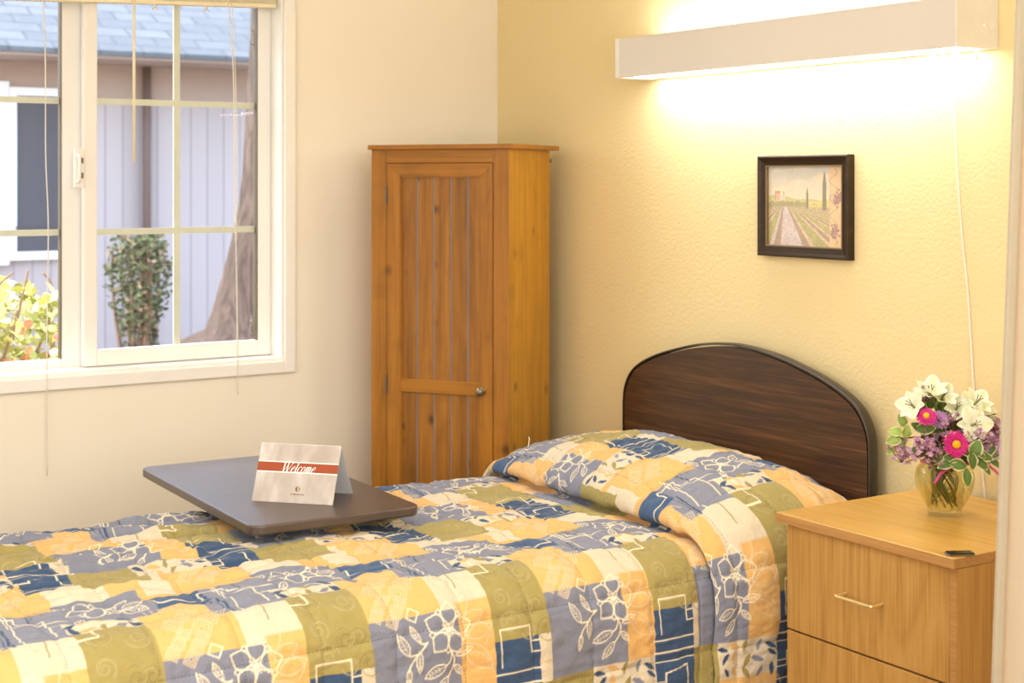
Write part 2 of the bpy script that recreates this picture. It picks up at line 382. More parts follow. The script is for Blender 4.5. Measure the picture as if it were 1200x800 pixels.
# leaning tree trunk
tk = thing('tree', 'thick leaning tree trunk with flared roots at the right side of the window view', 'tree', (-3, .55, -.15))
mb = MB(); n = 28
prof = [(-.15,-.55,.95),(.30,-.30,.72),(.58,-.17,.56),(.66,0.02,.42),(.80,.075,.37),(1.05,.145,.33),(1.27,.208,.30),(1.83,.268,.28),(2.6,.30,.26),(3.6,.36,.22)]
vs = []
for z, le, r in prof:
    yl = le+.175; cy = yl+r-.55
    for k in range(n):
        a = 2*PI*k/n; rr = r*(1+.05*math.sin(5*a+z*2)+.03*math.sin(11*a-z*5))
        vs.append((rr*.9*math.cos(a), cy+rr*math.sin(a), z+.15))
fs = [(i*n+k, i*n+(k+1)%n, (i+1)*n+(k+1)%n, (i+1)*n+k) for i in range(len(prof)-1) for k in range(n)]+[tuple(range((len(prof)-1)*n, len(prof)*n))]
mb.add(vs, fs); mb.build('trunk', M['bark'], tk, smooth=True)
mb = MB()
for k in range(7):
    a = k*.9+.3
    mb.tube(catmull([(0,.3,3.6),(.5*math.cos(a),.3+.5*math.sin(a),4.1),(1.3*math.cos(a),.3+1.3*math.sin(a),4.7)],5), [.13-.008*i for i in range(11)], 8)
mb.build('branch', M['bark'], tk, smooth=True)
M['root'] = paint('root_mound', S(178,148,120), .95, 30, .5, .01, .1)
mb = MB(); mb.lathe([(.01,.28),(.18,.26),(.38,.16),(.5,.05),(.55,0)], (.1,-.28,.48), 20); 
mb.v = [(x*.8, y, z) for x, y, z in mb.v]
mb.build('root', M['root'], tk, smooth=True)

# ------------------------------------------------------------------ pine wardrobe, set at an angle in the corner
wd_u = math.radians(213.3)
# local frame: x runs along the front from left to right, y points to the back, origin at the near front corner, x negative to the left
wd = thing('wardrobe', 'tall narrow knotty pine wardrobe standing in the room corner', 'wardrobe', (.610, -.3407, 0), math.radians(33.3))
wW, wD, wH = .468, .357, 1.534
def VX(u): return -u
bodyx0, bodyx1 = -.4612, -.0163; fy, by_ = .012, .317
b = MB().box(bodyx0, bodyx0+.018, fy+.02, by_, 0, 1.521).box(bodyx1-.018, bodyx1, fy+.0005, by_, 0, 1.521).box(bodyx0+.018, bodyx1-.018, by_-.012, by_, .03, 1.521).box(bodyx0+.018, bodyx1-.018, fy+.03, by_-.012, .05, .07)
b.build('carcass', M['pine_side_lit'], wd)
fr_ = MB().box(bodyx0, -.4112, fy, fy+.02, 0, 1.521).box(-.0662, bodyx1-.0004, fy, fy+.02, 0, 1.521)
fr_.build('face_frame', M['pine_v'], wd, bevel=.0012)
MB().box(-.4110, -.0664, fy+.0005, fy+.02, 1.481, 1.521).build('top_rail', M['pine_h'], wd, bevel=.001)
MB().box(-.4110, -.0664, fy+.0005, fy+.02, 0, .07).build('plinth', M['pine_h'], wd, bevel=.001)
MB().box(-wW, 0, 0, wD, 1.5205, wH).build('top', M['pine_h'], wd, bevel=.0015)
# door: mitred frame
dx0, dx1, dz0, dz1 = -.4092, -.0680, .074, 1.4795; px0, px1, pz0, pz1 = -.3655, -.1040, .118, 1.4425
dy0, dy1 = fy-.001, fy+.018
dm = MB().prism([(dx0,dz0),(px0,pz0),(px0,pz1),(dx0,dz1)], 1, dy0, dy1).prism([(dx1,dz0),(dx1,dz1),(px1,pz1),(px1,pz0)], 1, dy0, dy1)
door = dm.build('door', M['pine_v'], wd, bevel=.0008)
MB().prism([(dx0,dz1),(px0,pz1),(px1,pz1),(dx1,dz1)], 1, dy0, dy1).build('mitred_rail', M['pine_h'], door, bevel=.0008)
edges = [px0, -.3139, -.2590, -.2041, -.1500, px1]
M['groove'] = plain('blue_grey_groove', S(128,132,142), .8)
pl = MB()
for i in range(5): pl.box(edges[i]+.0020, edges[i+1]-.0020, fy+.007, fy+.013, pz0, pz1)
pl.build('plank_panel', M['pine_plank'], door, bevel=.0009)
MB().box(px0, px1, fy+.0085, fy+.016, pz0, pz1).build('panel_backing', M['groove'], door)
MB().prism([(dx0,dz0),(dx1,dz0),(px1,pz0),(px0,pz0)], 1, dy0, dy1).build('mitred_rail', M['pine_h'], door, bevel=.0008)
bead = MB()
for (xa, xb, za, zb) in ((px0,px0+.004,pz0,pz1),(px1-.004,px1,pz0,pz1),(px0,px1,pz1-.004,pz1),(px0,px1,pz0,pz0+.004)): bead.box(xa,xb,fy+.002,fy+.010,za,zb)
bead.build('bead', M['pine_v'], door)
MB().box(px0-.002, px1+.001, fy+.0005, fy+.008, .811, .849).build('cross_rail', M['pine_h'], door, bevel=.001)
MB().lathe([(.0001,-.026),(.006,-.0255),(.0105,-.022),(.0125,-.018),(.0118,-.014),(.007,-.010),(.005,-.006),(.007,-.001),(.0115,0),(.0115,.001)], (-.1009,dy0,.826), 24, (0,1,0)).build('knob', M['bronze'], door, smooth=True)
for za, zb in ((1.360,1.414),(.803,.858),(.2,.255)):
    MB().tube([(-.4104,dy0-.002,za),(-.4104,dy0-.002,zb)], .0032, 10).box(-.4135,-.4070,dy0-.0008,dy0+.002,za,zb).build('hinge', M['hinge'], door)
MB().tube([(-.02,by_,1.49),(-.02,by_+.022,1.49)], .003, 8).lathe([(.0001,.024),(.005,.023),(.006,.020),(.0001,.018)], (-.02,by_,1.49), 10, (0,1,0)).build('hook', M['steel'], wd)

# ------------------------------------------------------------------ bed
bed = thing('bed', 'single bed with dark arched wood-grain headboard against the yellow wall', 'bed', (1.235, -1.1, 0))
def bedl(mb): mb.v = [(x-1.235, y+1.1, z) for x, y, z in mb.v]; return mb
half = [(-.4705,.35),(-.4705,.795),(-.466,.835),(-.452,.868),(-.428,.897),(-.39,.921),(-.33,.946),(-.26,.967),(-.17,.988),(-.08,1.001),(0,1.006)]
arch = [tuple(p) for p in catmull(half[1:], 6)]
outl = [half[0]]+arch+[(-x, z) for x, z in reversed(arch[:-1])]+[(-half[0][0], half[0][1])]
cx = 1.2345
hbm = MB().prism([(cx+x*.984, .36 if z < .4 else .36+(z-.36)*.988) for x, z in outl], 1, -.068, -.040)
hb = bedl(hbm).build('headboard', M['walnut'], bed)
rim = [(cx+x, -.054, z) for x, z in outl]
rm = MB(); m = len(rim)
# rounded T-moulding swept along the outline (slightly proud of the panel on both faces)
sec = [(-.0005,-.0148),(.002,-.0158),(.0045,-.012),(.006,0),(.0045,.012),(.002,.0158),(-.0005,.0148)]
vs = []
for i, p in enumerate(rim):
    a, bq = Vector(rim[max(i-1,0)]), Vector(rim[min(i+1,m-1)]); tt = (bq-a).normalized(); nn = Vector((-tt.z,0,tt.x))
    for o_, yy in sec: vs.append(Vector(p)+nn*(o_-.003)+Vector((0,yy,0)))
k = len(sec)
rm.add(vs, [(i*k+j, i*k+j+1, (i+1)*k+j+1, (i+1)*k+j) for i in range(m-1) for j in range(k-1)])
bedl(rm).build('edge_moulding', M['dark_edge'], hb, smooth=True)
M['ticking'] = plain('mattress_cloth', S(222,220,214), .9)
bedl(MB().box(.80,1.69,-2.12,-.10,.40,.628)).build('mattress', M['ticking'], bed, bevel=.05, seg=4)
bedl(MB().box(.79,1.70,-2.12,-.06,.33,.40)).build('bed_frame', M['dark_edge'], bed, bevel=.006)
for x in (.83,1.63):
    for y in (-.13,-2.08): bedl(MB().box(x,x+.05,y-.025,y+.025,0,.335)).build('leg', M['dark_edge'], bed, bevel=.004)
for x in (.90,1.50): bedl(MB().box(x,x+.06,-.042,-.03,.30,.60).box(x,x+.06,-.068,-.03,.30,.335)).build('headboard_bracket', M['steel'], bed)

# ------------------------------------------------------------------ comforter: printed patchwork unit
PS, PT = .392, .670; SO, TO = -1.386, 1.054        # repeat and origin (tile A top left corner)
RES = .0008; NW, NH = int(round(PS/RES)), int(round(PT/RES))
img = np.zeros((NH, NW, 3), np.float32)
c_yel, c_cre, c_lav, c_blu, c_oli = [np.array(S(*c)[:3], np.float32) for c in ((232,184,112),(222,207,178),(134,136,150),(64,86,116),(168,152,90))]
c_thr = np.array(S(252,236,200)[:3], np.float32)
img[:] = c_yel
def prect(u0, u1, v0, v1, c):
    us = np.arange(int(round(u0/RES)), int(round(u1/RES))) % NW; vs = np.arange(int(round(v0/RES)), int(round(v1/RES))) % NH
    img[np.ix_(vs, us)] = c
def stroke(pts, w, c, alpha=1.0):
    pts = np.array(pts, float); r = w/2
    for a, b in zip(pts[:-1], pts[1:]):
        lo = np.minimum(a,b)-r-RES*2; hi = np.maximum(a,b)+r+RES*2
        iu = np.arange(int(lo[0]/RES)-1, int(hi[0]/RES)+2); iv = np.arange(int(lo[1]/RES)-1, int(hi[1]/RES)+2)
        U, V = np.meshgrid((iu+.5)*RES, (iv+.5)*RES); d = b-a; L2 = max(d@d, 1e-12)
        h = np.clip(((U-a[0])*d[0]+(V-a[1])*d[1])/L2, 0, 1)
        dist = np.hypot(U-a[0]-h*d[0], V-a[1]-h*d[1])
        m = (np.clip((r-dist)/RES+.5, 0, 1)*alpha)[..., None]
        ix = np.ix_(iv % NH, iu % NW); img[ix] = img[ix]*(1-m)+c*m
def fillpoly(pts, c):
    pts = np.array(pts, float); lo = pts.min(0); hi = pts.max(0)
    iu = np.arange(int(lo[0]/RES)-1, int(hi[0]/RES)+2); iv = np.arange(int(lo[1]/RES)-1, int(hi[1]/RES)+2)
    U, V = np.meshgrid((iu+.5)*RES, (iv+.5)*RES); ins = np.zeros(U.shape, bool); n = len(pts)
    for i in range(n):
        (x0,y0),(x1,y1) = pts[i], pts[(i+1)%n]
        cond = ((y0 > V) != (y1 > V)); xs = (x1-x0)*(V-y0)/((y1-y0) if y1 != y0 else 1e-9)+x0
        ins ^= cond & (U < xs)
    ix = np.ix_(iv % NH, iu % NW); t_ = img[ix]; t_[ins] = c; img[ix] = t_
def leafshape(a, b, wid, n=9):
    a = np.array(a,float); b = np.array(b,float); d = b-a; nrm = np.array([-d[1], d[0]])
    h = [math.sin(PI*k/n)**.8*(1-.25*k/n) for k in range(n+1)]
    up = [a+d*k/n+nrm*wid*h[k] for k in range(n+1)]; dn = [a+d*k/n-nrm*wid*h[k] for k in range(n,-1,-1)]
    return up+dn
def outline_leaf(a, b, wid, w=.0020, c=c_thr, vein=True):
    p = leafshape(a,b,wid); stroke(p+[p[0]], w, c)
    if vein:
        a = np.array(a,float); b = np.array(b,float); d = b-a; nrm = np.array([-d[1],d[0]])
        stroke([a, a+d*.85], w*.6, c, .8)
        for k in (.3,.45,.6,.72):
            for s_ in (1,-1): stroke([a+d*k, a+d*(k+.1)+nrm*s_*wid*.5], w*.6, c, .8)
def spiral(c0, r, turns, a0, w, c, flip=1, alpha=1):
    n = int(26*turns); stroke([(c0[0]+r*(1-.85*k/n)*math.cos(a0+flip*2*PI*turns*k/n), c0[1]+r*(1-.85*k/n)*math.sin(a0+flip*2*PI*turns*k/n)) for k in range(n+1)], w, c, alpha)
def flower(c0, r, rot=0, n=5, w=.0023):
    c0 = np.array(c0)
    for k in range(n):
        a = rot+2*PI*k/n; tip = c0+r*np.array([math.cos(a),math.sin(a)]); sd = np.array([-math.sin(a),math.cos(a)]); ax = np.array([math.cos(a),math.sin(a)])
        for s_ in (1,-1): stroke(catmull([c0+ax*r*.16, c0+ax*r*.36+sd*r*.24*s_, c0+ax*r*.62+sd*r*.34*s_, c0+ax*r*.84+sd*r*.17*s_, tip], 6), w, c_thr)
        a2 = a+PI/n; q = c0+r*.72*np.array([math.cos(a2),math.sin(a2)]); e = r*.12
        stroke([q+[e,0],q+[0,e],q-[e,0],q-[0,e],q+[e,0]], w*.8, c_thr)
    for k in range(18):
        a = 2*PI*k/18; dd = np.array([math.cos(a),math.sin(a)])
        stroke([c0+dd*r*.05, c0+dd*r*(.30 if k%2 else .22)], w*.6, c_thr)
    stroke([c0, c0+[.0005,0]], r*.2, c_thr)
lite = c_cre*.35+c_yel*.65
# background blocks
prect(.0,.392,.0,.67, c_yel)
prect(.105,.29,.24,.40, c_yel)
prect(-.106,.0,.40,.50, c_oli*.45+c_yel*.55)
prect(.19,.29,.395,.47, c_oli*.35+c_yel*.65)
prect(.07,.128,.27,.39, c_cre)
prect(.29,.40,.285,.365, c_cre)
prect(.0,.155,.485,.67, c_yel)
prect(.13,.29,.41,.50, c_lav*1.06); prect(.13,.29,.47,.58, c_lav*1.06)
prect(.02,.16,.41,.487, c_blu*1.25)
prect(.155,.262,.575,.67, c_cre)
prect(.262,.392,.50,.57, c_cre)
prect(.262,.392,.56,.76, c_oli)
prect(.286,.447,.362,.512, c_lav)
prect(0,.19,0,.167, c_lav)
prect(.19,.262,-.012,.17, c_yel*.97)
prect(.262,.365,.075,.285, c_blu)
prect(.365,.392,.075,.19, c_cre)
prect(-.027,.108,.167,.315, c_oli)
prect(.108,.262,.165,.243, c_cre)
# A: flower and leaves
def TA(px, py):
    x, y = px-85, py-165; a = (x*600-y*70)/343000.; b = (560*y+100*x)/343000.; return np.array([a*.19, b*.167])
fc0 = TA(585,205); flower(fc0, .051, math.radians(-152))
for a, b in (((340,378),(260,240)),((405,290),(345,183)),((400,350),(412,490)),((345,460),(347,575))): outline_leaf(TA(*a), TA(*b), .20)
for a, b in (((640,375),(748,325)),((580,440),(448,524)),((640,440),(706,508)),((600,515),(530,640))): outline_leaf(TA(*a), TA(*b), .22)
stroke([TA(*p) for p in catmull([(450,290),(410,345),(360,420),(343,480)],6)], .0028, c_thr); stroke([TA(*p) for p in catmull([(450,290),(400,360),(340,378)],6)], .0026, c_thr)
stroke([TA(*p) for p in catmull([(600,350),(632,400),(625,470),(600,520)],6)], .0028, c_thr); stroke([TA(*p) for p in catmull([(450,288),(425,300),(400,290)],6)], .0026, c_thr)
stroke([TA(*p) for p in catmull([(610,350),(600,420),(575,440)],6)], .0026, c_thr)
# B: pale leaf outlines
lb = c_cre*.7+c_yel*.3
for a, b, w in (((.20,.030),(.245,.012),.3),((.205,.055),(.262,.04),.25),((.20,.085),(.255,.12),.22),((.195,.02),(.215,-.03),.25)): outline_leaf(a,b,w,.0022,lb,False)
stroke(catmull([(.185,.05),(.21,.045),(.235,.03),(.255,.05),(.24,.075)],6), .0022, lb); stroke(catmull([(.19,.065),(.23,.075),(.25,.10),(.258,.13)],6), .0022, lb)
# C / olive: tone on tone scrolls
so, sd_ = c_oli*.72+c_cre*.28, c_oli*.72
for c0, r, a0, fl in (((.29,.60),.027,0,1),((.30,.60),.020,2,1),((.365,.615),.026,3,-1),((.292,.665),.020,1,-1),((.345,.69),.024,4,1),((.37,.69),.02,2,1),((.30,.715),.024,0,-1),((.385,.735),.026,1,1),((.345,.735),.018,3,-1)):
    spiral(c0, r, 1.6, a0, .0018, sd_ if fl > 0 else so, fl, .75); spiral(c0, r*1.14, .8, a0, .0016, so, fl, .7)
for c0, r, a0, fl in (((.01,.20),.022,0,1),((.055,.23),.024,2,-1),((.09,.19),.016,1,1),((.02,.275),.02,3,1),((.08,.28),.022,0,-1)):
    spiral(c0, r, 1.5, a0, .0018, sd_ if fl > 0 else so, fl, .7)
# diamonds on the yellow squares
ld = c_cre*.75+c_yel*.25
def diamonds(cu, cv, k, c):
    for i in range(3):
        for j in range(2):
            q = np.array([cu+(j-i*.5)*k*1.25+ (i%2)*.0, cv+(i*.62+j*.5)*k*1.2])
            for e in (k*.62, k*.42, k*.2): stroke([q+[e,-e*.25],q+[e*.25,e],q+[-e,e*.25],q+[-e*.25,-e],q+[e,-e*.25]], .0019, c)
diamonds(.085,.545,.036,ld); diamonds(.20,.285,.032,ld); diamonds(.05,.625,.024,ld)
for k in range(10): stroke([(.02+.012*k,.50),(.035+.012*k,.53)], .0016, ld)
for k in range(9): stroke([(.135+.016*k,.25),(.145+.016*k,.27)], .0016, ld)
q = np.array([.095,.668])
for e in (.014,): stroke([q+[e,-e*.25],q+[e*.25,e],q+[-e,e*.25],q+[-e*.25,-e],q+[e,-e*.25]], .0024, c_thr)
# dark blue block: outlines and bands
stroke([(.277,.125),(.277,.055),(.345,.055),(.345,.105),(.365,.105)], .003, c_thr); stroke([(.345,.085),(.365,.085)], .003, c_thr)
for vv, w in ((.138,.0028),(.163,.003),(.182,.0012),(.262,.0028),(.278,.002)): stroke([(.262,vv),(.365,vv)], w, c_thr)
stroke([(.262,.235),(.285,.235),(.285,.205),(.342,.195),(.342,.25),(.365,.25)], .003, c_thr); stroke([(.262,.222),(.285,.222)], .0026, c_thr)
for k in range(5): stroke([(.262,.145+.026*k),(.365,.148+.026*k)], .004, c_blu*.6, .35)
stroke([(.365,.13),(.392,.127)], .003, lite)
# blue / lavender geometric strip
stroke([(.005,.445),(.06,.445),(.06,.47),(.15,.47),(.15,.43),(.20,.43),(.20,.46),(.245,.46),(.245,.555)], .003, c_thr)
stroke([(.165,.49),(.165,.578)], .005, c_blu); stroke([(.183,.42),(.183,.578)], .0026, c_thr); stroke([(.225,.40),(.225,.46)], .0035, c_blu*.9)
stroke([(.25,.50),(.30,.50),(.30,.60),(.262,.60)], .003, c_thr); stroke([(.15,.485),(.16,.578)], .0022, c_blu)
for k in range(4): stroke([(.20+.018*k,.405),(.20+.018*k,.425)], .0035, c_blu*.5+c_oli*.5)
stroke([(.19,.395),(.19,.47),(.285,.47)], .0024, c_thr)
stroke([(.215,.565),(.21,.625)], .0026, c_oli*.8)
# second lavender square: flower with leaves
flower((.345,.43), .052, math.radians(30)); 
for a, b, w in (((.385,.42),(.42,.385),.25),((.395,.44),(.437,.43),.25),((.39,.455),(.43,.485),.25),((.30,.40),(.292,.37),.3),((.31,.47),(.295,.505),.25)): outline_leaf(a,b,w)
stroke(catmull([(.375,.44),(.40,.46),(.43,.45)],6), .0026, c_thr)
# printed leaf patches
def leafpatch(u0,u1,v0,v1,n,seed):
    r_ = random.Random(seed); cs = [c_blu, c_lav, c_oli*.9, c_yel*.95]
    for k in range(n):
        gx = u0+(k%5+.5)*(u1-u0)/5+r_.uniform(-.006,.006); gy = v0+(k//5+.5)*(v1-v0)/max(1,(n//5))+r_.uniform(-.006,.006); a = r_.uniform(-1.3,1.3)+(PI/2 if k%2 else .5); l = r_.uniform(.026,.034)
        fillpoly(leafshape((gx-l/2*math.cos(a),gy-l/2*math.sin(a)),(gx+l/2*math.cos(a),gy+l/2*math.sin(a)),.2), cs[(k*3+k//5)%4])
leafpatch(.112,.260,.168,.243,15,3); leafpatch(.265,.392,.503,.56,10,8)

# --- comforter surface
def vnoise(x, y, fx, fy, seed):
    r_ = np.random.default_rng(seed); G = r_.random((256,256)).astype(np.float32)
    X, Y = x*fx+500.3, y*fy+700.7; xi = np.floor(X).astype(int); yi = np.floor(Y).astype(int); a = X-xi; b = Y-yi
    a = a*a*(3-2*a); b = b*b*(3-2*b); g = lambda i, j: G[i & 255, j & 255]
    return (g(xi,yi)*(1-a)+g(xi+1,yi)*a)*(1-b)+(g(xi,yi+1)*(1-a)+g(xi+1,yi+1)*a)*b-.5
def resample(pts, step):
    pts = np.array(pts); d = np.r_[0, np.cumsum(np.hypot(*np.diff(pts, axis=0).T[:2]))]
    n = int(d[-1]/step); q = np.linspace(0, d[-1], n+1); return np.stack([np.interp(q, d, pts[:,i]) for i in range(pts.shape[1])], 1), q
STEP = .0022
cross = catmull([(.700,.26),(.712,.42),(.722,.54),(.738,.605),(.775,.638),(.83,.648),(.95,.65),(1.1,.651),(1.3,.652),(1.5,.652),(1.60,.652),(1.641,.651),(1.67,.642),(1.695,.626),(1.713,.606),(1.727,.578),(1.734,.55),(1.738,.50),(1.742,.42),(1.748,.30),(1.752,.18)], 14)
cr, tq = resample(cross, STEP)
i0 = np.argmin(np.abs(cr[:,0]-1.60)); tq = tq-tq[i0]+1.60
tan = np.gradient(cr, axis=0); tan /= np.hypot(tan[:,0], tan[:,1])[:,None]; nx, nz = -tan[:,1], tan[:,0]
prof = catmull([(.086,-.06),(.088,0.0),(.098,.045),(.125,.082),(.175,.110),(.25,.125),(.34,.122),(.42,.106),(.485,.082),(.53,.052),(.548,.026),(.543,.006),(.522,-.004),(.512,-.012),(.524,-.018),(.56,-.008),(.62,0),(.72,0),(.9,0),(1.2,0),(1.6,0),(2.0,0),(2.10,-.002),(2.16,-.02),(2.20,-.07),(2.22,-.16),(2.23,-.30)], 14)
prf, sq = resample(prof, STEP)
k_cr = np.argmin(np.abs(prf[:,0]-.75)); s_pat = -(sq-sq[k_cr]+.75)       # pattern coordinate = -arc length
yp, zp = prf[:,0], prf[:,1]
_lip = int(np.argmax(np.where(yp < .6, np.where(np.arange(len(yp)) < k_cr, yp*(zp > .012), 0), 0))); _fl = int(np.argmin(np.abs(yp-.575)+(zp > .03)*9))
s_pat = s_pat-.060*np.clip((_fl-np.arange(len(yp)))/max(1,_fl-_lip), 0, 1)
yfl = yp.copy(); i1 = np.argmax((yp > .47)); i2 = np.argmin(np.abs(yp-.66)+(np.arange(len(yp)) < i1)*9)
yfl[i1:i2+1] = np.linspace(yp[i1], yp[i2], i2-i1+1)
aT = np.interp(tq, [.3,.62,.72,.80,.96,1.10,1.25,1.44,1.56,1.66,1.70,1.75,1.85,1.95,2.1,2.3], [.1,.25,.40,.60,.86,1,1,.93,.82,.54,.46,.40,.36,.28,.12,0])
bT = np.interp(tq, [.4,.66,.74,1.9,2.05,2.2], [0,.6,1,1,.5,0])
hd = yp < .62; headw = np.clip((.70-yp)/.08, 0, 1)
SS, TT = np.meshgrid(s_pat, tq, indexing='ij')
off = np.where(hd[:,None], zp[:,None]*aT[None,:], 0.0)
foot = np.where(yp > 1.9, zp, 0.0)
Yv = -(yfl[:,None]*(1-bT[None,:])+yp[:,None]*bT[None,:])
# skew the pillow front a little so the crease runs as in the photo
Yv = Yv + np.where(hd[:,None], .05*(TT-1.25)*np.clip((yp[:,None]-.3)/.2,0,1)*np.clip((.62-yp[:,None])/.05,0,1)*-1, 0)
q = .15
du = np.abs(((SS-SO-.05)/q+.5) % 1-.5)*q; dv = np.abs(((TT-TO-.10)/q+.5) % 1-.5)*q
wob = vnoise(SS,TT,30,30,5)*.006
gro = np.exp(-((du+wob*.3)/.007)**2)+np.exp(-((dv+wob*.3)/.007)**2)
puff = .0032*(np.clip(du/.05,0,1)*np.clip(dv/.05,0,1))
topw = np.clip((1.66-TT)/.10,0,1)*np.clip((TT-.74)/.06,0,1)
pw = 1-.75*headw[:,None]
rip = (.010*vnoise(SS,TT,7,26,1)+.0075*vnoise(SS,TT,16,58,2))*(.42+.85*np.clip((-SS-.9)/.6,0,1)*np.clip((1.60-TT)/.3,0,1))*topw*pw*1.3
rip += (.006*vnoise(SS,TT,22,10,3))*(1-topw)*.9 + .004*vnoise(SS,TT,34,34,4)+.012*vnoise(SS,TT,5,5,6)*(.5+.5*topw)*pw
hgt = puff-.0026*np.clip(gro,0,1.3)+rip
hgt += (.0030*vnoise(SS,TT,60,110,14)+.0052*vnoise(SS,TT,38,52,15)+.006*np.abs(vnoise(SS,TT,20,44,16)))*(.5+.5*topw)
hgt += .0045*vnoise(SS,TT,70,18,7)*np.exp(-(dv/.02)**2)+.0035*vnoise(SS,TT,18,70,8)*np.exp(-(du/.02)**2)
hgt += .004*np.abs(vnoise(SS,TT,90,8,9))*headw[:,None]*np.clip((.16-yp[:,None])/.05,0,1)*2
# press the cloth down a little under the table top
press = np.clip((TT-.70)/.1,0,1)*np.clip((1.30-TT)/.1,0,1)*np.clip((-SS-.96)/.08,0,1)*np.clip((1.46+SS)/.08,0,1)
hgt = hgt-press*.006
off = off+hgt
Xv = cr[None,:,0]+nx[None,:]*off
Zv = cr[None,:,1]+nz[None,:]*off+foot[:,None]
# slow folds in the hanging side
hang = np.clip((TT-1.80)/.35,0,1); Xv = Xv+hang*.016*np.sin(-SS*19+.6)*np.clip((-SS-.6)/.1,0,1)
P = np.stack([Xv, Yv, Zv], -1).astype(np.float32)
U = ((SS-SO) % PS)/RES-.5; V = ((TT-TO) % PT)/RES-.5
def samp(U, V):
    ui = np.floor(U).astype(int); vi = np.floor(V).astype(int); a = (U-ui)[...,None]; b = (V-vi)[...,None]
    g = lambda i, j: img[j % NH, i % NW]
    return (g(ui,vi)*(1-a)+g(ui+1,vi)*a)*(1-b)+(g(ui,vi+1)*(1-a)+g(ui+1,vi+1)*a)*b
C = samp(U, V)
st_u = np.exp(-(du/.0012)**2)*((TT/.007) % 1 < .6); st_v = np.exp(-(dv/.0012)**2)*((SS/.007) % 1 < .6)
C = C*(1-.45*np.clip(st_u+st_v,0,1))[...,None]
C = C*(1+.05*vnoise(SS,TT,120,120,10)[...,None])
ns_, nt_ = SS.shape; idx = np.arange(ns_*nt_, dtype=np.int32).reshape(ns_, nt_)
quads = np.stack([idx[:-1,:-1], idx[1:,:-1], idx[1:,1:], idx[:-1,1:]], -1).reshape(-1,4)
me = bpy.data.meshes.new('comforter'); me.vertices.add(ns_*nt_); me.vertices.foreach_set('co', P.ravel())
me.loops.add(quads.size); me.loops.foreach_set('vertex_index', quads.ravel()); me.polygons.add(len(quads)); me.polygons.foreach_set('loop_start', np.arange(0,quads.size,4,dtype=np.int32))
me.update(); me.validate()
at = me.color_attributes.new('Col','FLOAT_COLOR','POINT'); at.data.foreach_set('color', np.concatenate([np.clip(C,0,1), np.ones((ns_,nt_,1))], -1).astype(np.float32).ravel())
me.shade_smooth()
M['cloth'] = vcol('printed_cotton', .85, weave=1, Sheen_Weight=.15, Specular_IOR_Level=.15)
cf = bpy.data.objects.new('comforter', me); COL.objects.link(cf); me.materials.append(M['cloth'])
tag(cf, 'quilted patchwork comforter in blue, yellow, olive and cream spread over the bed', 'comforter')
M['thread'] = plain('loose_thread', S(250,240,215), .8)
MB().tube(catmull([(.865,-.46,.725),(.862,-.455,.738),(.856,-.45,.746),(.848,-.448,.747)],5), .0011, 5).build('loose_thread', M['thread'], cf, smooth=True)

# ------------------------------------------------------------------ overbed table and card
tb = thing('overbed_table', 'dark brown rectangular overbed table top reaching across the bed', 'table', (.846, -1.185, 0))
def rrect(x0,x1,y0,y1,r,n=7):
    out = []
    for cx_, cy_, a0 in ((x1-r,y1-r,0),(x0+r,y1-r,90),(x0+r,y0+r,180),(x1-r,y0+r,270)):
        for k in range(n+1):
            a = math.radians(a0+90*k/n); out.append((cx_+r*math.cos(a), cy_+r*math.sin(a)))
    return out
rot = math.radians(-2.4)
def tloc(mb):
    c_, s_ = math.cos(rot), math.sin(rot); mb.v = [(x*c_-y*s_, x*s_+y*c_, z) for x, y, z in mb.v]; return mb
tt_ = tloc(MB().prism(rrect(-.392,.388,-.203,.202,.032), 2, .6785, .700)).build('table_top', M['table_dark'], tb, bevel=.004, seg=3)
M['table_metal'] = plain('painted_steel', S(120,112,100), .4, Metallic=.5)
tloc(MB().box(-.33,-.27,.08,.12,.10,.679)).build('column', M['table_metal'], tb, bevel=.004)
tloc(MB().box(-.36,-.02,.06,.18,.668,.6785)).build('support_plate', M['table_metal'], tb, bevel=.002)
tloc(MB().box(-.34,-.26,-.20,.22,.055,.10).box(-.30,.35,.15,.20,.055,.095).box(-.30,.35,-.18,-.13,.055,.095)).build('base', M['table_metal'], tb, bevel=.004)
for x, y in ((-.30,.2),(-.30,-.18),(.32,.175),(.32,-.155)): tloc(MB().lathe([(.001,-.012),(.026,-.012),(.028,0),(.026,.012),(.001,.012)], (x,y,.028), 16, (0,1,0))).build('caster', M['black'], tb, smooth=True)

# folded welcome card; local x along the front foot, y to the back, z up
cA, cB = Vector((.982,-1.298,.7003)), Vector((1.128,-1.166,.7003)); cd = (cB-cA); cl = cd.length
card = thing('welcome_card', 'folded white welcome card with a rust-red band on the dark table', 'card', cA, math.atan2(cd.y, cd.x))
HR, YR, YB = .1235, .056, .1285; th = .0006
t = NT('card_face'); v = t.coords((6,6,1.2)); n = t.noise(v, 5, 4)
M['card_face'] = t.bsdf(t.ramp(n, [(.3,S(184,170,158)),(.55,S(202,191,180)),(.75,S(224,219,214))]), .6)
M['card_white'] = plain('card_white', S(236,236,238), .7)
fe = Vector((0,YR,HR)); fl_ = fe.length; fd = fe.normalized(); fn = Vector((0,-fd.z,fd.y))
def CP(x, h, lift=0): return Vector((x,0,0))+fd*h+fn*lift
fm = MB().add([CP(0,0),CP(cl,0),CP(cl,fl_),CP(0,fl_),CP(0,0,-th),CP(cl,0,-th),CP(cl,fl_,-th),CP(0,fl_,-th)], [(0,1,2,3),(7,6,5,4),(0,4,5,1),(2,6,7,3),(1,5,6,2),(0,3,7,4)])
fm.build('front_panel', M['card_face'], card)
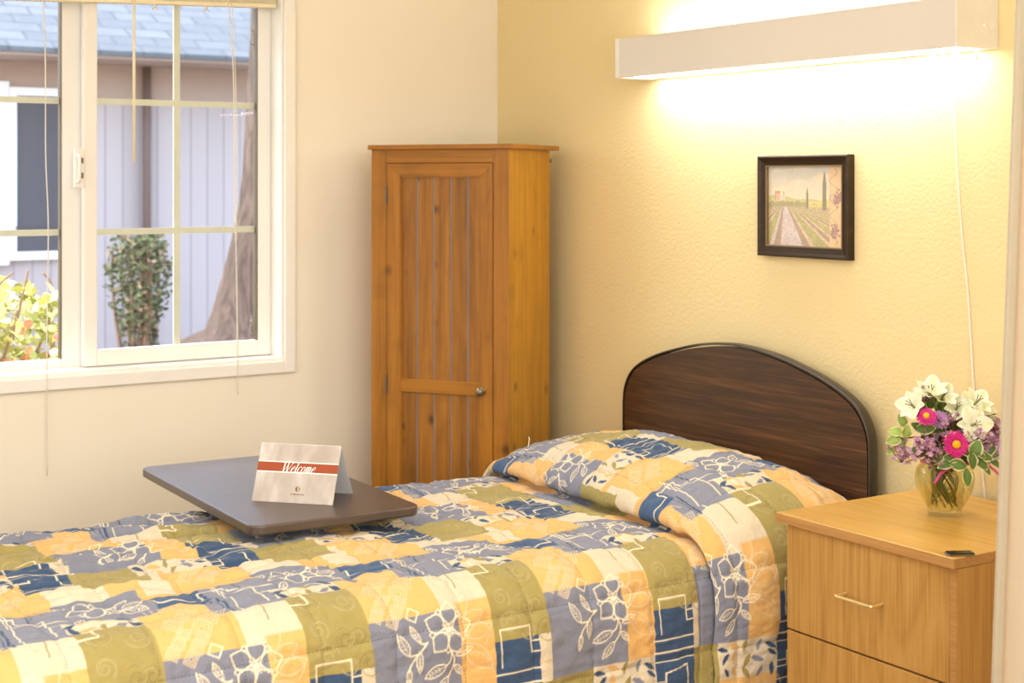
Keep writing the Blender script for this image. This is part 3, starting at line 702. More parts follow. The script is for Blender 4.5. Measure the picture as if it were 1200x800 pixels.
MB().add([(0,YB,0),(cl,YB,0),(cl,YR,HR),(0,YR,HR),(0,YB-th,0),(cl,YB-th,0),(cl,YR-th,HR-.0006),(0,YR-th,HR-.0006)], [(0,1,2,3),(7,6,5,4),(0,4,5,1),(2,6,7,3),(1,5,6,2),(0,3,7,4)]).build('back_panel', M['card_white'], card)
M['rust'] = plain('rust_red', S(166,74,32), .6); M['ink_white'] = plain('ink_white', S(255,252,246), .7)
M['ink_red'] = plain('ink_rust', S(150,92,60), .7); M['ink_green'] = plain('ink_green', S(150,160,80), .7)
def face_quad(mb, x0, x1, h0, h1, lift): mb.add([CP(x0,h0,lift),CP(x1,h0,lift),CP(x1,h1,lift),CP(x0,h1,lift)], [(0,1,2,3)]); return mb
hb0, hb1 = fl_*.520, fl_*.675
face_quad(MB(), 0, cl, hb0, hb1, .0003).build('band', M['rust'], card)
face_quad(face_quad(MB(), 0, cl, hb0-.0026, hb0, .0003), 0, cl, hb1, hb1+.0026, .0003).build('band_border', M['ink_white'], card)
# lettering: italic serif strokes of varying width, unit x-height 1
def ink(mb, pts, wid, x0, h0, sc, lift=.0006, slant=.28, per=7):
    pts = catmull(pts, per); n = len(pts); ww = np.interp(np.linspace(0,1,n), np.linspace(0,1,len(wid)), wid)
    P_ = [np.array((p[0]+slant*p[1], p[1])) for p in pts]; vs = []
    for i in range(n):
        d = P_[min(i+1,n-1)]-P_[max(i-1,0)]; d = d/(np.hypot(*d)+1e-9); nn = np.array((-d[1],d[0]))*ww[i]*.62
        for s_ in (1,-1):
            q_ = P_[i]+nn*s_; vs.append(CP(x0+q_[0]*sc, h0+q_[1]*sc, lift))
    mb.add(vs, [(2*i,2*i+1,2*i+3,2*i+2) for i in range(n-1)])
tw = MB(); X0, H0, sc_ = cl*.305, hb0-.0015, .0145
def letter(ch, x):
    I = lambda pts, w, per=7: ink(tw, [(x+a, b) for a, b in pts], w, X0, H0, sc_, per=per)
    if ch == 'W':
        I([(.10,1.5),(.28,0)], [.17,.15], 3); I([(.28,0),(.78,1.45)], [.05,.05], 3); I([(.70,1.5),(.88,0)], [.17,.15], 3); I([(.88,0),(1.42,1.5)], [.05,.06], 3)
        I([(-.10,1.5),(.28,1.5)], [.06,.06], 2); I([(.52,1.5),(.86,1.5)], [.06,.06], 2); I([(1.20,1.5),(1.56,1.5)], [.06,.06], 2); return 1.42
    if ch == 'e':
        I([(.12,.48),(.38,.55),(.56,.78),(.46,.97),(.26,.9),(.10,.58),(.10,.25),(.24,.04),(.42,.06),(.58,.24)], [.05,.06,.07,.06,.07,.14,.14,.08,.06,.04]); return .62
    if ch == 'l':
        I([(.05,1.42),(.20,1.5),(.18,1.2),(.12,.4),(.12,.1),(.20,.02),(.34,.18)], [.04,.12,.14,.14,.13,.08,.04]); return .34
    if ch == 'c':
        I([(.54,.80),(.50,.94),(.34,.97),(.14,.72),(.08,.34),(.20,.05),(.38,.05),(.55,.22)], [.12,.10,.06,.10,.14,.09,.06,.04]); return .58
    if ch == 'o':
        I([(.34,.98),(.15,.78),(.08,.40),(.16,.07),(.34,.03),(.52,.25),(.58,.62),(.48,.92),(.34,.98)], [.06,.10,.14,.08,.06,.10,.14,.08,.06]); return .66
    if ch == 'm':
        I([(.02,.82),(.14,.96),(.16,.80),(.10,.02)], [.04,.10,.13,.13]); I([(.14,.55),(.32,.92),(.46,.94),(.44,.62),(.38,.02)], [.04,.06,.11,.13,.13])
        I([(.43,.55),(.60,.92),(.74,.94),(.73,.62),(.68,.18),(.74,.03),(.88,.2)], [.04,.06,.11,.13,.13,.08,.04]); return .92
xx = 0
for ch in 'Welcome': xx += letter(ch, xx)+.06
tw.build('welcome_lettering', M['ink_white'], card, recalc=False)
# emblem: round swirl in rust and green above a tiny line of script
ex, eh = cl*.545, fl_*.235
def disc_arc(r0, r1, a0, a1, lift, dx=0, dh=0, n=18):
    mb = MB(); vs = []
    for k in range(n+1):
        a = math.radians(a0+(a1-a0)*k/n); q_ = math.sin(PI*k/n)
        vs += [CP(ex+r1*math.cos(a), eh+r1*math.sin(a), lift), CP(ex+dx*q_+(r1-(r1-r0)*q_)*math.cos(a), eh+dh*q_+(r1-(r1-r0)*q_)*math.sin(a), lift)]
    mb.add(vs, [(2*k,2*k+2,2*k+3,2*k+1) for k in range(n)]); return mb
disc_arc(.0008,.0060,80,290,.0006).build('emblem_rust_crescent', M['ink_red'], card, recalc=False)
disc_arc(.0016,.0058,-80,90,.0007).build('emblem_green_crescent', M['ink_green'], card, recalc=False)
nm = MB(); r_ = random.Random(4); xq = ex-.0165; widths = [1.5,1,.9,.9,1,1.2,.9,1,.9,.8,0,1.2,.9,1,.8]
for k, wq in enumerate(widths):
    if wq:
        hgt_ = 1.6 if k in (0,3,4,8) else 1.0
        for pts in ([(0,0),(.1,hgt_*.6),(.35,hgt_*.9),(.6,hgt_*.4),(.7,0)],):
            ink(nm, [(a, b) for a, b in pts], [.2,.22,.2], xq, fl_*.135, .0024, per=3)
    xq += .0024*(wq if wq else .8)*.95
nm.build('emblem_script', M['ink_red'], card, recalc=False)

# ------------------------------------------------------------------ nightstand
ns = thing('nightstand', 'honey oak nightstand with brass-handled drawers beside the bed', 'nightstand', (2.086, -.26, 0))
def nl(mb): mb.v = [(x-2.086, y+.26, z) for x, y, z in mb.v]; return mb
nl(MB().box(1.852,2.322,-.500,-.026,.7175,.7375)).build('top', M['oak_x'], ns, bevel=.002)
nl(MB().box(1.8515,2.3225,-.5008,-.5002,.7185,.7365).box(2.3222,2.3228,-.5,-.03,.7185,.7365).box(1.8512,1.8518,-.5,-.03,.7185,.7365)).build('edge_band', M['oak_edge'], ns)
nl(MB().box(1.874,1.890,-.470,-.036,0,.7175).box(2.306,2.322,-.489,-.036,0,.7175).box(1.89,2.306,-.048,-.036,.05,.7175).box(1.89,2.306,-.47,-.048,.05,.064)).build('carcass', M['oak_v'], ns, bevel=.001)
nl(MB().box(2.3035,2.3205,-.4905,-.4888,0,.7175)).build('side_edge', M['oak_edge'], ns)
nl(MB().box(1.89,2.3,-.44,-.42,0,.06)).build('toe_kick', M['dark_edge'], ns)
nl(MB().box(1.89,2.303,-.472,-.462,.064,.7175)).build('drawer_gap_shade', M['dark_edge'], ns)  # dark sheet standing in for the shade in the drawer gaps
def drawer(z0, z1):
    d = nl(MB().box(1.8745,2.3025,-.490,-.472,z0,z1)).build('drawer', M['oak_v'], ns, bevel=.0015)
    zc = z0+(z1-z0)*.505
    nl(MB().tube(catmull([(2.043,-.489,zc+.001),(2.043,-.508,zc),(2.0435,-.518,zc),(2.050,-.5205,zc),(2.09,-.5205,zc),(2.131,-.5205,zc),(2.1375,-.518,zc),(2.138,-.508,zc),(2.138,-.489,zc+.001)],5), .0034, 10)).build('handle', M['brass'], d, smooth=True)
drawer(.5005,.7160); drawer(.2825,.4965); drawer(.066,.2785)

# small black gadget at the corner
gd = thing('black_gadget', 'small flat black rectangle with pale edge on the nightstand front corner', 'gadget', (2.307,-.467,.7375), math.radians(62))
MB().prism(rrect(-.026,.026,-.0125,.0125,.003), 2, 0, .0035).build('base_plate', M['steel'], gd, bevel=.0005)
MB().prism(rrect(-.0245,.0245,-.011,.011,.003), 2, .0035, .0055).build('cover', M['black'], gd, bevel=.0005)

# ------------------------------------------------------------------ vase with flowers
VB = Vector((2.062,-.224,.7375)); RV = Vector((.549,.836,0)); FV = Vector((-.836,.549,0)); ZV = Vector((0,0,1)); PXM = 565.
t = NT('amber_glass'); g1 = t.new('BsdfGlass'); g1.inputs['Color'].default_value = (.97,.985,.85,1); g1.inputs['IOR'].default_value = 1.45; g1.inputs['Roughness'].default_value = 0
tr = t.new('BsdfTransparent'); tr.inputs[0].default_value = (.985,.965,.86,1); mx = t.new('MixShader'); mx.inputs[0].default_value = .35
t.t.links.new(g1.outputs[0], mx.inputs[2]); t.t.links.new(tr.outputs[0], mx.inputs[1]); t.t.links.new(mx.outputs[0], t.out.inputs[0]); M['vase_glass'] = t.m
t = NT('vase_water'); g1 = t.new('BsdfGlass'); g1.inputs['Color'].default_value = (.99,.98,.90,1); g1.inputs['IOR'].default_value = 1.15
tr = t.new('BsdfTransparent'); tr.inputs[0].default_value = (.99,.98,.92,1); mx = t.new('MixShader'); mx.inputs[0].default_value = .12
t.t.links.new(g1.outputs[0], mx.inputs[2]); t.t.links.new(tr.outputs[0], mx.inputs[1]); t.t.links.new(mx.outputs[0], t.out.inputs[0]); M['water'] = t.m
vs_ = thing('vase', 'round clear amber glass vase with pink ribbon on the nightstand', 'vase', VB)
vo = [(.0001,0),(.030,0),(.034,.002),(.034,.007),(.036,.014),(.046,.032),(.057,.055),(.0605,.074),(.057,.094),(.047,.108),(.041,.115),(.041,.120),(.047,.132),(.054,.140)]
vo = [tuple(p) for p in catmull(vo, 5)]
inn = [(max(r-.003,.0001), h) for r, h in vo if h > .012]
inn = [(.0001,.012)]+inn
MB().lathe(vo+[(vo[-1][0]-.0015,.141)]+list(reversed(inn)), n=48).build('glass_body', M['vase_glass'], vs_, smooth=True)
wt = [(.0001,.0125)]+[(r-.0004,h) for r, h in inn if .0125 < h < .093]; MB().lathe(wt+[(wt[-1][0],.0932),(.0001,.0932)], n=40).build('water', M['water'], vs_, smooth=True)
M['ribbon'] = plain('pink_ribbon', S(214,70,140), .35)
def VP(dx, z, dep): return RV*(dx/PXM)+FV*dep+ZV*z
rb = MB()
rb.tube([(.0478*math.cos(a), .0478*math.sin(a), .1105+.003*math.sin(a+2)) for a in np.linspace(0,2*PI,33)], .0024, 6)
rb.tube(catmull([VP(4,.112,-.050),VP(-6,.106,-.060),VP(-16,.098,-.070),VP(-24,.080,-.078)],8), .0026, 6)
rb.tube(catmull([VP(4,.112,-.050),VP(20,.117,-.055),VP(38,.114,-.048),VP(52,.098,-.044),VP(59,.082,-.042),VP(60,.068,-.042)],8), .0026, 6)
rb.tube(catmull([VP(-2,.113,-.050),VP(4,.109,-.055),VP(8,.113,-.050)],6), .004, 6)
rb.build('ribbon', M['ribbon'], vs_, smooth=True)
M['petal'] = vcol('petal_colour', .55, Subsurface_Weight=.0)
M['stem_green'] = plain('stem_green', S(120,140,60), .6); M['stem_brown'] = plain('stem_brown', S(110,84,44), .7)
M['aster_eye'] = plain('aster_eye', S(232,182,30), .8)
def bpos(px, py, dep): return RV*((px-1107)/PXM)+FV*dep+ZV*((603-py)/PXM+.0)+ZV*(dep*.13)
def frame_of(ax):
    ax = Vector(ax).normalized(); u = ax.orthogonal().normalized(); return ax, u, ax.cross(u)
def petal(mb, cols, c, ax, u, w, ang, L, wd, lift, curl, c_in, c_out, r0=0, tipc=None, nseg=5):
    d = u*math.cos(ang)+w*math.sin(ang); s_ = ax.cross(d); vs = []; cl_ = []
    for k in range(nseg+1):
        tt = k/nseg; ww = wd*(math.sin(PI*min(1,.12+.88*tt)**.9)**.7 if tt < 1 else .12)
        base = c+d*(r0+L*tt)+ax*(lift*L*tt+curl*L*tt*tt)
        for e in (-1,0,1):
            vs.append(base+s_*ww*e*.5+ax*(abs(e)*ww*.12))
            cc = np.array(c_in)*(1-tt)+np.array(c_out)*tt
            if tipc is not None and e == 0: cc = cc*(1-tt*.8)+np.array(tipc)*tt*.8
            cl_.append(tuple(cc))
    mb.add(vs, [(k*3+e, k*3+e+1, (k+1)*3+e+1, (k+1)*3+e) for k in range(nseg) for e in (0,1)]); cols += cl_
def stem_pts(p, k):
    a = 2.4*k; return [p, p*.55+ZV*.07, Vector((.024*math.cos(a),.024*math.sin(a),.118)), Vector((.026*math.cos(a+1.7),.026*math.sin(a+1.7),.075+.01*math.sin(3*a))), Vector((-.026*math.cos(a+.4*math.sin(k)),-.026*math.sin(a+.4*math.sin(k)),.020+.012*abs(math.sin(2.1*k))))]
NF = [0]
def flower_thing(name, label, cat, group): 
    NF[0] += 1; return thing(name, label, cat, VB, 0, group)
def make_stem(t_, p, r=.0022, brown=False):
    MB().tube(catmull(stem_pts(p, NF[0]), 6), r, 7).build('stem', M['stem_brown' if brown else 'stem_green'], t_, smooth=True)
def aster(label, px, py, dep, ax, R, cin, cout, layers=3, eye=True, name='pink_aster'):
    t_ = flower_thing(name, label, 'flower', 'aster blooms in the vase'); p = bpos(px,py,dep); ax, u, w = frame_of(ax); make_stem(t_, p)
    mb = MB(); cols = []
    for l in range(layers):
        n = 34-5*l
        for k in range(n):
            g = random.uniform(.85,1.1); co = tuple(min(1,x*g) for x in cout[:3])+(1,)
            petal(mb, cols, p, ax, u, w, 2*PI*(k+.5*l)/n+random.uniform(-.05,.05), R*(1-.2*l)*random.uniform(.93,1.05)-R*.2, R*.19, .08+.35*l, -.15-.1*l, cin, co, R*.2, nseg=4)
    mb.c = cols; mb.build('petals', M['petal'], t_, recalc=False, smooth=True)
    if eye: MB().lathe([(R*.30,.0),(R*.30,R*.14),(R*.24,R*.24),(R*.12,R*.28),(.0001,R*.26)], p, 16, ax).build('flower_center', M['aster_eye'], t_, smooth=True)
    else:
        mb = MB(); cols = []
        for k in range(14): petal(mb, cols, p+ax*R*.15, ax, u, w, k*2.4, R*.35, R*.16, .8, 0, cin, cout, 0, nseg=3)
        mb.c = cols; mb.build('inner_petals', M['petal'], t_, recalc=False, smooth=True)
TOC = -FV
aster('upper pink aster with yellow centre, on the left of the bouquet', 1077,479,-.055, TOC*.7+ZV*.75-RV*.15, .0235, S(180,20,110), S(232,44,150))
aster('large pink aster with yellow centre at the front of the bouquet', 1108,508,-.075, TOC*1.0+ZV*.12, .0290, S(190,16,110), S(226,34,146))
aster('magenta aster half hidden under white lilies on the right', 1160,494,-.01, TOC*.6+ZV*.5+RV*.6, .0240, S(150,10,80), S(206,30,110))
aster('magenta aster bud peeking out between the white blooms', 1116,468,.02, TOC*.5+ZV*.8, .0150, S(160,20,100), S(220,60,150), 2)
lil_i, lil_o = S(160,104,170), S(204,158,206)
aster('lilac aster in the middle of the bouquet behind the pink ones', 1095,485,-.04, TOC*.8+ZV*.5, .0215, lil_i, lil_o, 3, False, 'lilac_aster')
aster('lilac aster on the right edge of the bouquet by the curtain', 1157,517,-.035, TOC*.8+RV*.5+ZV*.15, .0330, lil_i, lil_o, 3, False, 'lilac_aster')
aster('small lilac aster low on the right side of the bouquet', 1150,532,-.03, TOC*.9-ZV*.1+RV*.2, .0170, lil_i, lil_o, 2, False, 'lilac_aster')
def lily(label, px, py, dep, ax, R, open_=.9):
    t_ = flower_thing('white_alstroemeria', label, 'flower', 'white lily blooms in the vase'); p = bpos(px,py,dep); ax, u, w = frame_of(ax); make_stem(t_, p, .002)
    mb = MB(); cols = []
    for k in range(6):
        petal(mb, cols, p-ax*R*.35, ax, u, w, 2*PI*k/6+.3, R*(1.12 if k%2 else 1.0), R*(1.0 if k%2 else .66), open_, -.30, S(244,244,214), S(255,254,246), R*.06, tipc=S(206,222,110), nseg=7)
    mb.c = cols; mb.build('petals', M['petal'], t_, recalc=False, smooth=True)
    mb = MB()
    for k in range(5):
        a = k*1.26; d = ax*R*.5+(u*math.cos(a)+w*math.sin(a))*R*.2; mb.tube([p-ax*R*.3, p+d*.6, p+d], [.0006,.0006,.0011], 5)
    mb.build('stamen', M['stem_brown'], t_)
lily('white lily bloom at the upper left end of the bouquet', 1064,470,-.03, TOC*.6+ZV*.5-RV*.7, .031, .8)
lily('white lily bloom at the top of the bouquet', 1089,458,-.015, TOC*.5+ZV*.95-RV*.2, .033, 1.1)
lily('white lily bloom just right of the topmost one', 1101,462,-.02, TOC*.6+ZV*.8+RV*.15, .030, 1.0)
lily('white lily bloom between the top bloom and the wide open one', 1117,472,-.03, TOC*.8+ZV*.5-RV*.05, .028, .8)
lily('wide open white lily bloom facing forward on the right', 1133,487,-.06, TOC*1.0+ZV*.2, .034, .35)
lily('white lily bloom at the upper right of the bouquet', 1141,468,-.02, TOC*.6+ZV*.8+RV*.3, .032, .9)
lily('white lily bloom at the right end below the upper one', 1153,483,-.03, TOC*.8+RV*.7+ZV*.1, .031, .6)
def cluster(label, px, py, dep, sx, sz, n, cols2, name='mauve_filler_flower'):
    t_ = flower_thing(name, label, 'flower', 'mauve filler sprays in the vase'); p = bpos(px,py,dep); make_stem(t_, p-ZV*.01, .0015, True)
    mb = MB(); cols = []; tw_ = MB()
    for k in range(n):
        q_ = p+RV*random.gauss(0,sx/PXM)+ZV*random.gauss(0,sz/PXM)+FV*random.gauss(0,.012); ax, u, w = frame_of(TOC*.8+ZV*.4+rv()*.8)
        cc = random.choice(cols2)
        for j in range(5): petal(mb, cols, q_, ax, u, w, j*1.257, .0052, .004, .5, -.2, tuple(x*.7 for x in cc[:3])+(1,), cc, .0004, nseg=2)
        tw_.tube([p-ZV*.02+ (q_-p)*.1, q_-ax*.001], .0006, 4)
    mb.c = cols; tag(mb.build('florets', M['petal'], t_, recalc=False), kind='stuff'); tw_.build('twig', M['stem_brown'], t_)
mv = [S(206,158,186), S(190,140,168), S(222,182,200), S(168,122,140)]
cluster('mauve filler spray at the left front of the bouquet', 1074,511,-.06, 8,8, 70, [S(214,160,196),S(196,140,180),S(226,186,206)])
cluster('mauve filler spray drooping at the lower left', 1050,522,-.045, 9,7, 40, mv)
cluster('brownish filler spray at the top behind the lilies', 1078,465,-.005, 7,4, 34, [S(180,146,130),S(160,120,110),S(200,160,160)])
cluster('mauve filler spray in the middle between lilac and white blooms', 1110,486,-.035, 9,6, 40, mv)
cluster('mauve filler spray on the far right edge', 1162,500,-.02, 6,9, 44, mv)
cluster('mauve filler spray under the wide open white lily', 1138,501,-.05, 9,4, 36, mv)
cluster('mauve filler spray above the ribbon at the lower left front', 1084,524,-.055, 8,6, 40, mv)
cluster('pale mauve filler spray behind the large pink aster', 1094,500,-.03, 8,6, 46, mv)
def vleaf(mb, cols, p, d, n_, L, Wd, dark, cream, wav=.1):
    d = Vector(d).normalized(); n_ = Vector(n_); n_ = (n_-d*n_.dot(d)).normalized(); s_ = d.cross(n_); K = 8; ph = random.uniform(0,6); vs = []; cl_ = []
    for k in range(K+1):
        tt = k/K; hw = Wd*.5*math.sin(PI*(.04+.96*tt)**.8)**.8 if k < K else .0005
        for j, e in enumerate((-1,-.66,0,.66,1)):
            vs.append(p+d*L*tt+s_*hw*e+n_*(abs(e)*hw*.25-L*.18*tt*tt+wav*hw*math.sin(ph+tt*9)*(abs(e) == 1)))
            edge = abs(e) == 1 or k >= K
            cl_.append(cream if edge else dark if abs(e) > .1 else tuple(min(1,x*1.3) for x in dark[:3])+(1,))
    mb.add(vs, [(k*5+j, k*5+j+1, (k+1)*5+j+1, (k+1)*5+j) for k in range(K) for j in range(4)]); cols += cl_
def sprig(label, leaves, name='variegated_leaf_sprig', pale=False):
    t_ = flower_thing(name, label, 'foliage', 'variegated leaf sprigs in the vase'); lv = []
    p0 = bpos(*leaves[0][:3]); make_stem(t_, p0*.75+ZV*.03, .0017, True)
    for (px, py, dep, ang, L, Wd) in leaves:
        mb = MB(); cols = []; a = math.radians(ang); d = RV*math.cos(a)+ZV*math.sin(a)+TOC*.15; p = bpos(px,py,dep)
        g = random.uniform(.85,1.2); dark = tuple(x*g for x in (S(84,112,46) if not pale else S(150,172,84))[:3])+(1,)
        vleaf(mb, cols, p-d.normalized()*L*.5, d, TOC+ZV*.5+rv()*.35, L, Wd, dark, S(240,234,180), .25)
        mb.c = cols; mb.build('leaf', M['petal'], t_, recalc=False, smooth=True)
    mb = MB()
    for (px, py, dep, ang, L, Wd) in leaves:
        a = math.radians(ang); d = (RV*math.cos(a)+ZV*math.sin(a)+TOC*.15).normalized(); mb.tube([p0*.75+ZV*.03, bpos(px,py,dep)-d*L*.5], .0009, 5)
    mb.build('twig', M['stem_brown'], t_)
sprig('pale variegated sprig sticking out at the far left', [(1044,500,-.035,170,.030,.024),(1041,509,-.04,195,.032,.026),(1054,489,-.02,120,.028,.022),(1056,498,-.045,80,.028,.025),(1050,515,-.03,215,.03,.022),(1041,523,-.03,210,.026,.014)], pale=True)
sprig('broad green sprig behind the left pink aster', [(1078,494,-.05,5,.040,.026),(1070,494,-.04,150,.034,.022),(1092,498,-.035,-20,.034,.022),(1062,520,-.05,200,.032,.016)])
sprig('variegated sprig at the front right beside the large pink aster', [(1131,512,-.075,75,.036,.030),(1142,522,-.075,-10,.034,.026),(1126,527,-.08,-80,.036,.024),(1138,530,-.075,-50,.034,.024),(1120,517,-.07,150,.030,.022),(1137,520,-.082,-30,.016,.012)])
sprig('variegated sprig hanging over the vase neck', [(1097,531,-.072,195,.038,.024),(1111,531,-.078,-15,.036,.026),(1103,524,-.07,170,.032,.024),(1121,547,-.075,-85,.038,.022),(1088,528,-.06,215,.034,.018)])
sprig('dark green sprig low on the right of the bouquet', [(1150,520,-.05,35,.038,.022),(1147,540,-.05,-60,.036,.014),(1160,536,-.04,-35,.040,.016),(1155,526,-.045,10,.034,.016),(1168,528,-.03,-50,.034,.014)])
sprig('dark green filler sprig deep inside the bouquet', [(1090,515,-.02,100,.044,.03),(1110,522,-.03,60,.044,.03),(1125,505,-.02,90,.046,.03),(1085,505,.0,120,.044,.03),(1130,535,-.03,-20,.042,.026),(1075,527,-.02,200,.040,.022),(1108,500,.02,90,.05,.034),(1140,508,.0,60,.046,.03),(1095,525,-.05,250,.034,.022)])

sprig('dark green filler sprig standing behind the white lilies', [(1082,478,.015,100,.044,.028),(1095,470,.02,80,.044,.028),(1108,478,.02,70,.046,.03),(1122,486,.015,95,.044,.028),(1136,496,.0,60,.044,.028),(1088,488,.0,130,.040,.026),(1150,500,.005,40,.04,.024),(1115,492,-.02,100,.04,.026),(1100,492,-.015,60,.04,.024)])

# ------------------------------------------------------------------ wall light, cord
wlg = thing('wall_light', 'long white box wall light glowing above the bed', 'wall lamp', (1.418, 0, 1.716))
def ll(mb): mb.v = [(x-1.418, y, z-1.716) for x, y, z in mb.v]; return mb
lx0, lx1, lz0, lz1 = .818, 2.018, 1.716, 1.824
ll(MB().box(lx0+.016,lx1-.004,-.1345,-.1315,lz0,lz1).box(lx0+.016,lx1-.004,-.1315,-.118,lz0,lz0+.0015).box(lx0+.016,lx1-.004,-.012,-.0005,lz0,lz1).box(lx0+.016,lx1-.004,-.118,-.012,1.766,1.770)).build('housing', M['metal_white'], wlg, bevel=.0008)
for xa, xb in ((lx0,lx0+.016),(lx1-.004,lx1)):
    ec = ll(MB().box(xa,xb,-.136,-.0005,lz0-.0015,lz1+.001)).build('end_cap', M['white_plastic'], wlg, bevel=.0015)  # whiter than the housing: light on the caps put into their colour
    if xb == lx1:
        for yy in (-.048,-.020): ll(MB().lathe([(.0001,.004),(.003,.0037),(.0048,.002),(.005,0)], (lx1,yy,1.764), 14, (1,0,0))).build('screw', M['white_plastic'], ec, smooth=True)
M['glow'] = emis('lamp_glow', (1,.98,.93,1), 5.0)
ll(MB().box(lx0+.02,lx1-.008,-.116,-.014,1.7195,1.7225)).build('diffuser', M['glow'], wlg)
ll(MB().tube([(lx0+.05,-.066,1.795),(lx1-.05,-.066,1.795)], .013, 12)).build('upper_tube', M['glow'], wlg, smooth=True)
ll(MB().lathe([(.0001,-.022),(.005,-.021),(.0065,-.012),(.006,-.004),(.0045,0)], (1.860,-.030,1.7165), 14)).build('knob', M['white_plastic'], wlg, smooth=True)
ll(MB().lathe([(.0001,-.022),(.005,-.021),(.0065,-.012),(.006,-.004),(.0045,0)], (1.930,-.030,1.7165), 14)).build('knob', M['white_plastic'], wlg, smooth=True)
ll(MB().lathe([(.0001,-.026),(.0035,-.024),(.004,-.008),(.006,0)], (1.990,-.040,1.7165), 12)).build('knob', M['white_plastic'], wlg, smooth=True)
ch = MB().lathe([(.0001,-.012),(.0055,-.010),(.0055,-.002),(.004,.004)], (1.907,-.050,1.7155), 14)
for k in range(12): ch.lathe([(.0001,-.0016),(.0013,-.0009),(.0016,0),(.0013,.0009),(.0001,.0016)], (1.908,-.050,1.700-.0038*k), 8)
ll(ch).build('pull_chain', M['white_plastic'], wlg, smooth=True)
tag(MB().tube(catmull([(1.9185,-.030,1.7165),(1.912,-.022,1.70),(1.902,-.006,1.56),(1.917,-.005,1.36),(1.928,-.005,1.26),(1.940,-.005,1.167),(1.954,-.005,.98),(1.970,-.005,.85),(1.984,-.006,.752),(2.0,-.012,.62)],8), .0021, 7).build('hanging_cord', M['white_plastic'], smooth=True), 'thin white cord hanging down the yellow wall from the lamp to behind the flowers', 'cord')

# ------------------------------------------------------------------ picture
pc = thing('framed_picture', 'small framed vineyard landscape in a dark frame on the yellow wall', 'picture', (1.434, 0, 1.365))
pw, ph = .160, .128
mb = MB(); prof_ = [(0,-.002),(0,-.022),(.003,-.025),(.006,-.025),(.012,-.021),(.022,-.0165),(.026,-.016),(.026,-.002)]
cor = [(-pw,-ph),(pw,-ph),(pw,ph),(-pw,ph)]; vs = []
for sx_, sz_ in cor:
    for o_, yy in prof_: vs.append((sx_-math.copysign(o_,sx_), yy, sz_-math.copysign(o_,sz_)))
k = len(prof_); mb.add(vs, [(i*k+j, i*k+j+1, ((i+1)%4)*k+j+1, ((i+1)%4)*k+j) for i in range(4) for j in range(k-1)])
mb.build('frame', M['frame_dark'], pc)
lip = MB()
for (xa,xb,za,zb) in ((-pw+.0255,-pw+.029,-ph+.0255,ph-.0255),(pw-.029,pw-.0255,-ph+.0255,ph-.0255),(-pw+.029,pw-.029,-ph+.0255,-ph+.029),(-pw+.029,pw-.029,ph-.029,ph-.0255)): lip.box(xa,xb,-.0175,-.008,za,zb)
lip.build('inner_lip', M['frame_lip'], pc)
NX, NZ = 180, 150
gx, gz = np.meshgrid(np.linspace(0,1,NX), np.linspace(0,1,NZ))      # gx right, gz up
def lc(*c): return np.array(S(*c)[:3])
def nz(fx,fy,sd): return vnoise(gx,gz,fx,fy,sd)
A = np.zeros((NZ,NX,3)); w = np.clip((gz-.55)/.45,0,1)[...,None]
A[:] = lc(240,218,178)*(1-w)+lc(196,200,196)*w
cl2 = np.clip((nz(4,14,31)+nz(9,30,32)*.6)*2.4,0,1)[...,None]; A = A*(1-cl2*.6)+lc(250,226,184)*cl2*.6
hill = .60+.03*np.sin(gx*5+1)+.015*np.sin(gx*13); A[gz < hill] = lc(190,186,130)
A[gz < .575+.02*np.sin(gx*9)] = lc(216,198,108); A[(gz < .55) & (gx < .36)] = lc(176,166,120)
bsh = (gz < .56+.03*nz(30,8,33)) & (gz > .47) & (gx > .0) & (gx < .52); A[bsh] = lc(150,146,96)
vpx, vpz = .22, .56
fld = gz < .49; ang_ = (gx-vpx)/(vpz-gz+.02); st = np.sin(ang_*9.0)
A[fld] = np.where((st[fld] > .1)[:,None], lc(168,164,96), lc(214,184,150)); A[fld & (ang_ > -.35) & (ang_ < .45)] = lc(206,190,190)
A[fld & (st < -.75)] = lc(158,132,110)
A = A*(1+.5*nz(60,60,34)[...,None]*np.where(gz[...,None] < .56, 1, .2))
for cxp, zb_, zt_, hw in ((.53,.47,.74,.014),(.755,.45,.93,.026),(.10,.57,.69,.010),(.215,.57,.70,.008)):
    m_ = (gz > zb_) & (gz < zt_) & (np.abs(gx-cxp) < hw*np.clip((zt_-gz)/(zt_-zb_)*3,0,1)**.7); A[m_] = lc(98,100,62)
m_ = (gx > .10) & (gx < .24) & (gz > .575) & (gz < .64); A[m_] = lc(232,204,186); m_ = (gx > .10) & (gx < .16) & (gz > .575) & (gz < .67); A[m_] = lc(214,160,140); m_ = (gx > .09) & (gx < .17) & (gz > .665) & (gz < .69); A[m_] = lc(190,120,84)
bdr = gx > .82; A[bdr] = lc(228,190,140)*(1+.1*nz(8,8,35)[bdr][:,None])
for gxx, gzz in ((.90,.56),(.90,.22),(.94,.62),(.87,.18)):
    for k in range(16):
        m_ = np.hypot((gx-gxx-random.gauss(0,.025))*1.2, gz-gzz-random.gauss(0,.04)) < .016; A[m_] = lc(150,100,110)
for k in range(80):
    m_ = np.hypot(gx-(.87+.05*math.sin(k*.35)), gz-(.98-k*.0119)) < .006; A[m_] = lc(150,120,84)
iw, ih = pw-.028, ph-.028
mb = MB(); V_ = np.stack([(-iw+2*iw*gx), np.full_like(gx,-.0095), (-ih+2*ih*gz)], -1).reshape(-1,3); mb.v = [tuple(p) for p in V_]
mb.f = [(j*NX+i, j*NX+i+1, (j+1)*NX+i+1, (j+1)*NX+i) for j in range(NZ-1) for i in range(NX-1)]
mb.c = np.concatenate([np.clip(A*.76+lc(236,214,186)*.24,0,1).reshape(-1,3), np.ones((NX*NZ,1))], 1)
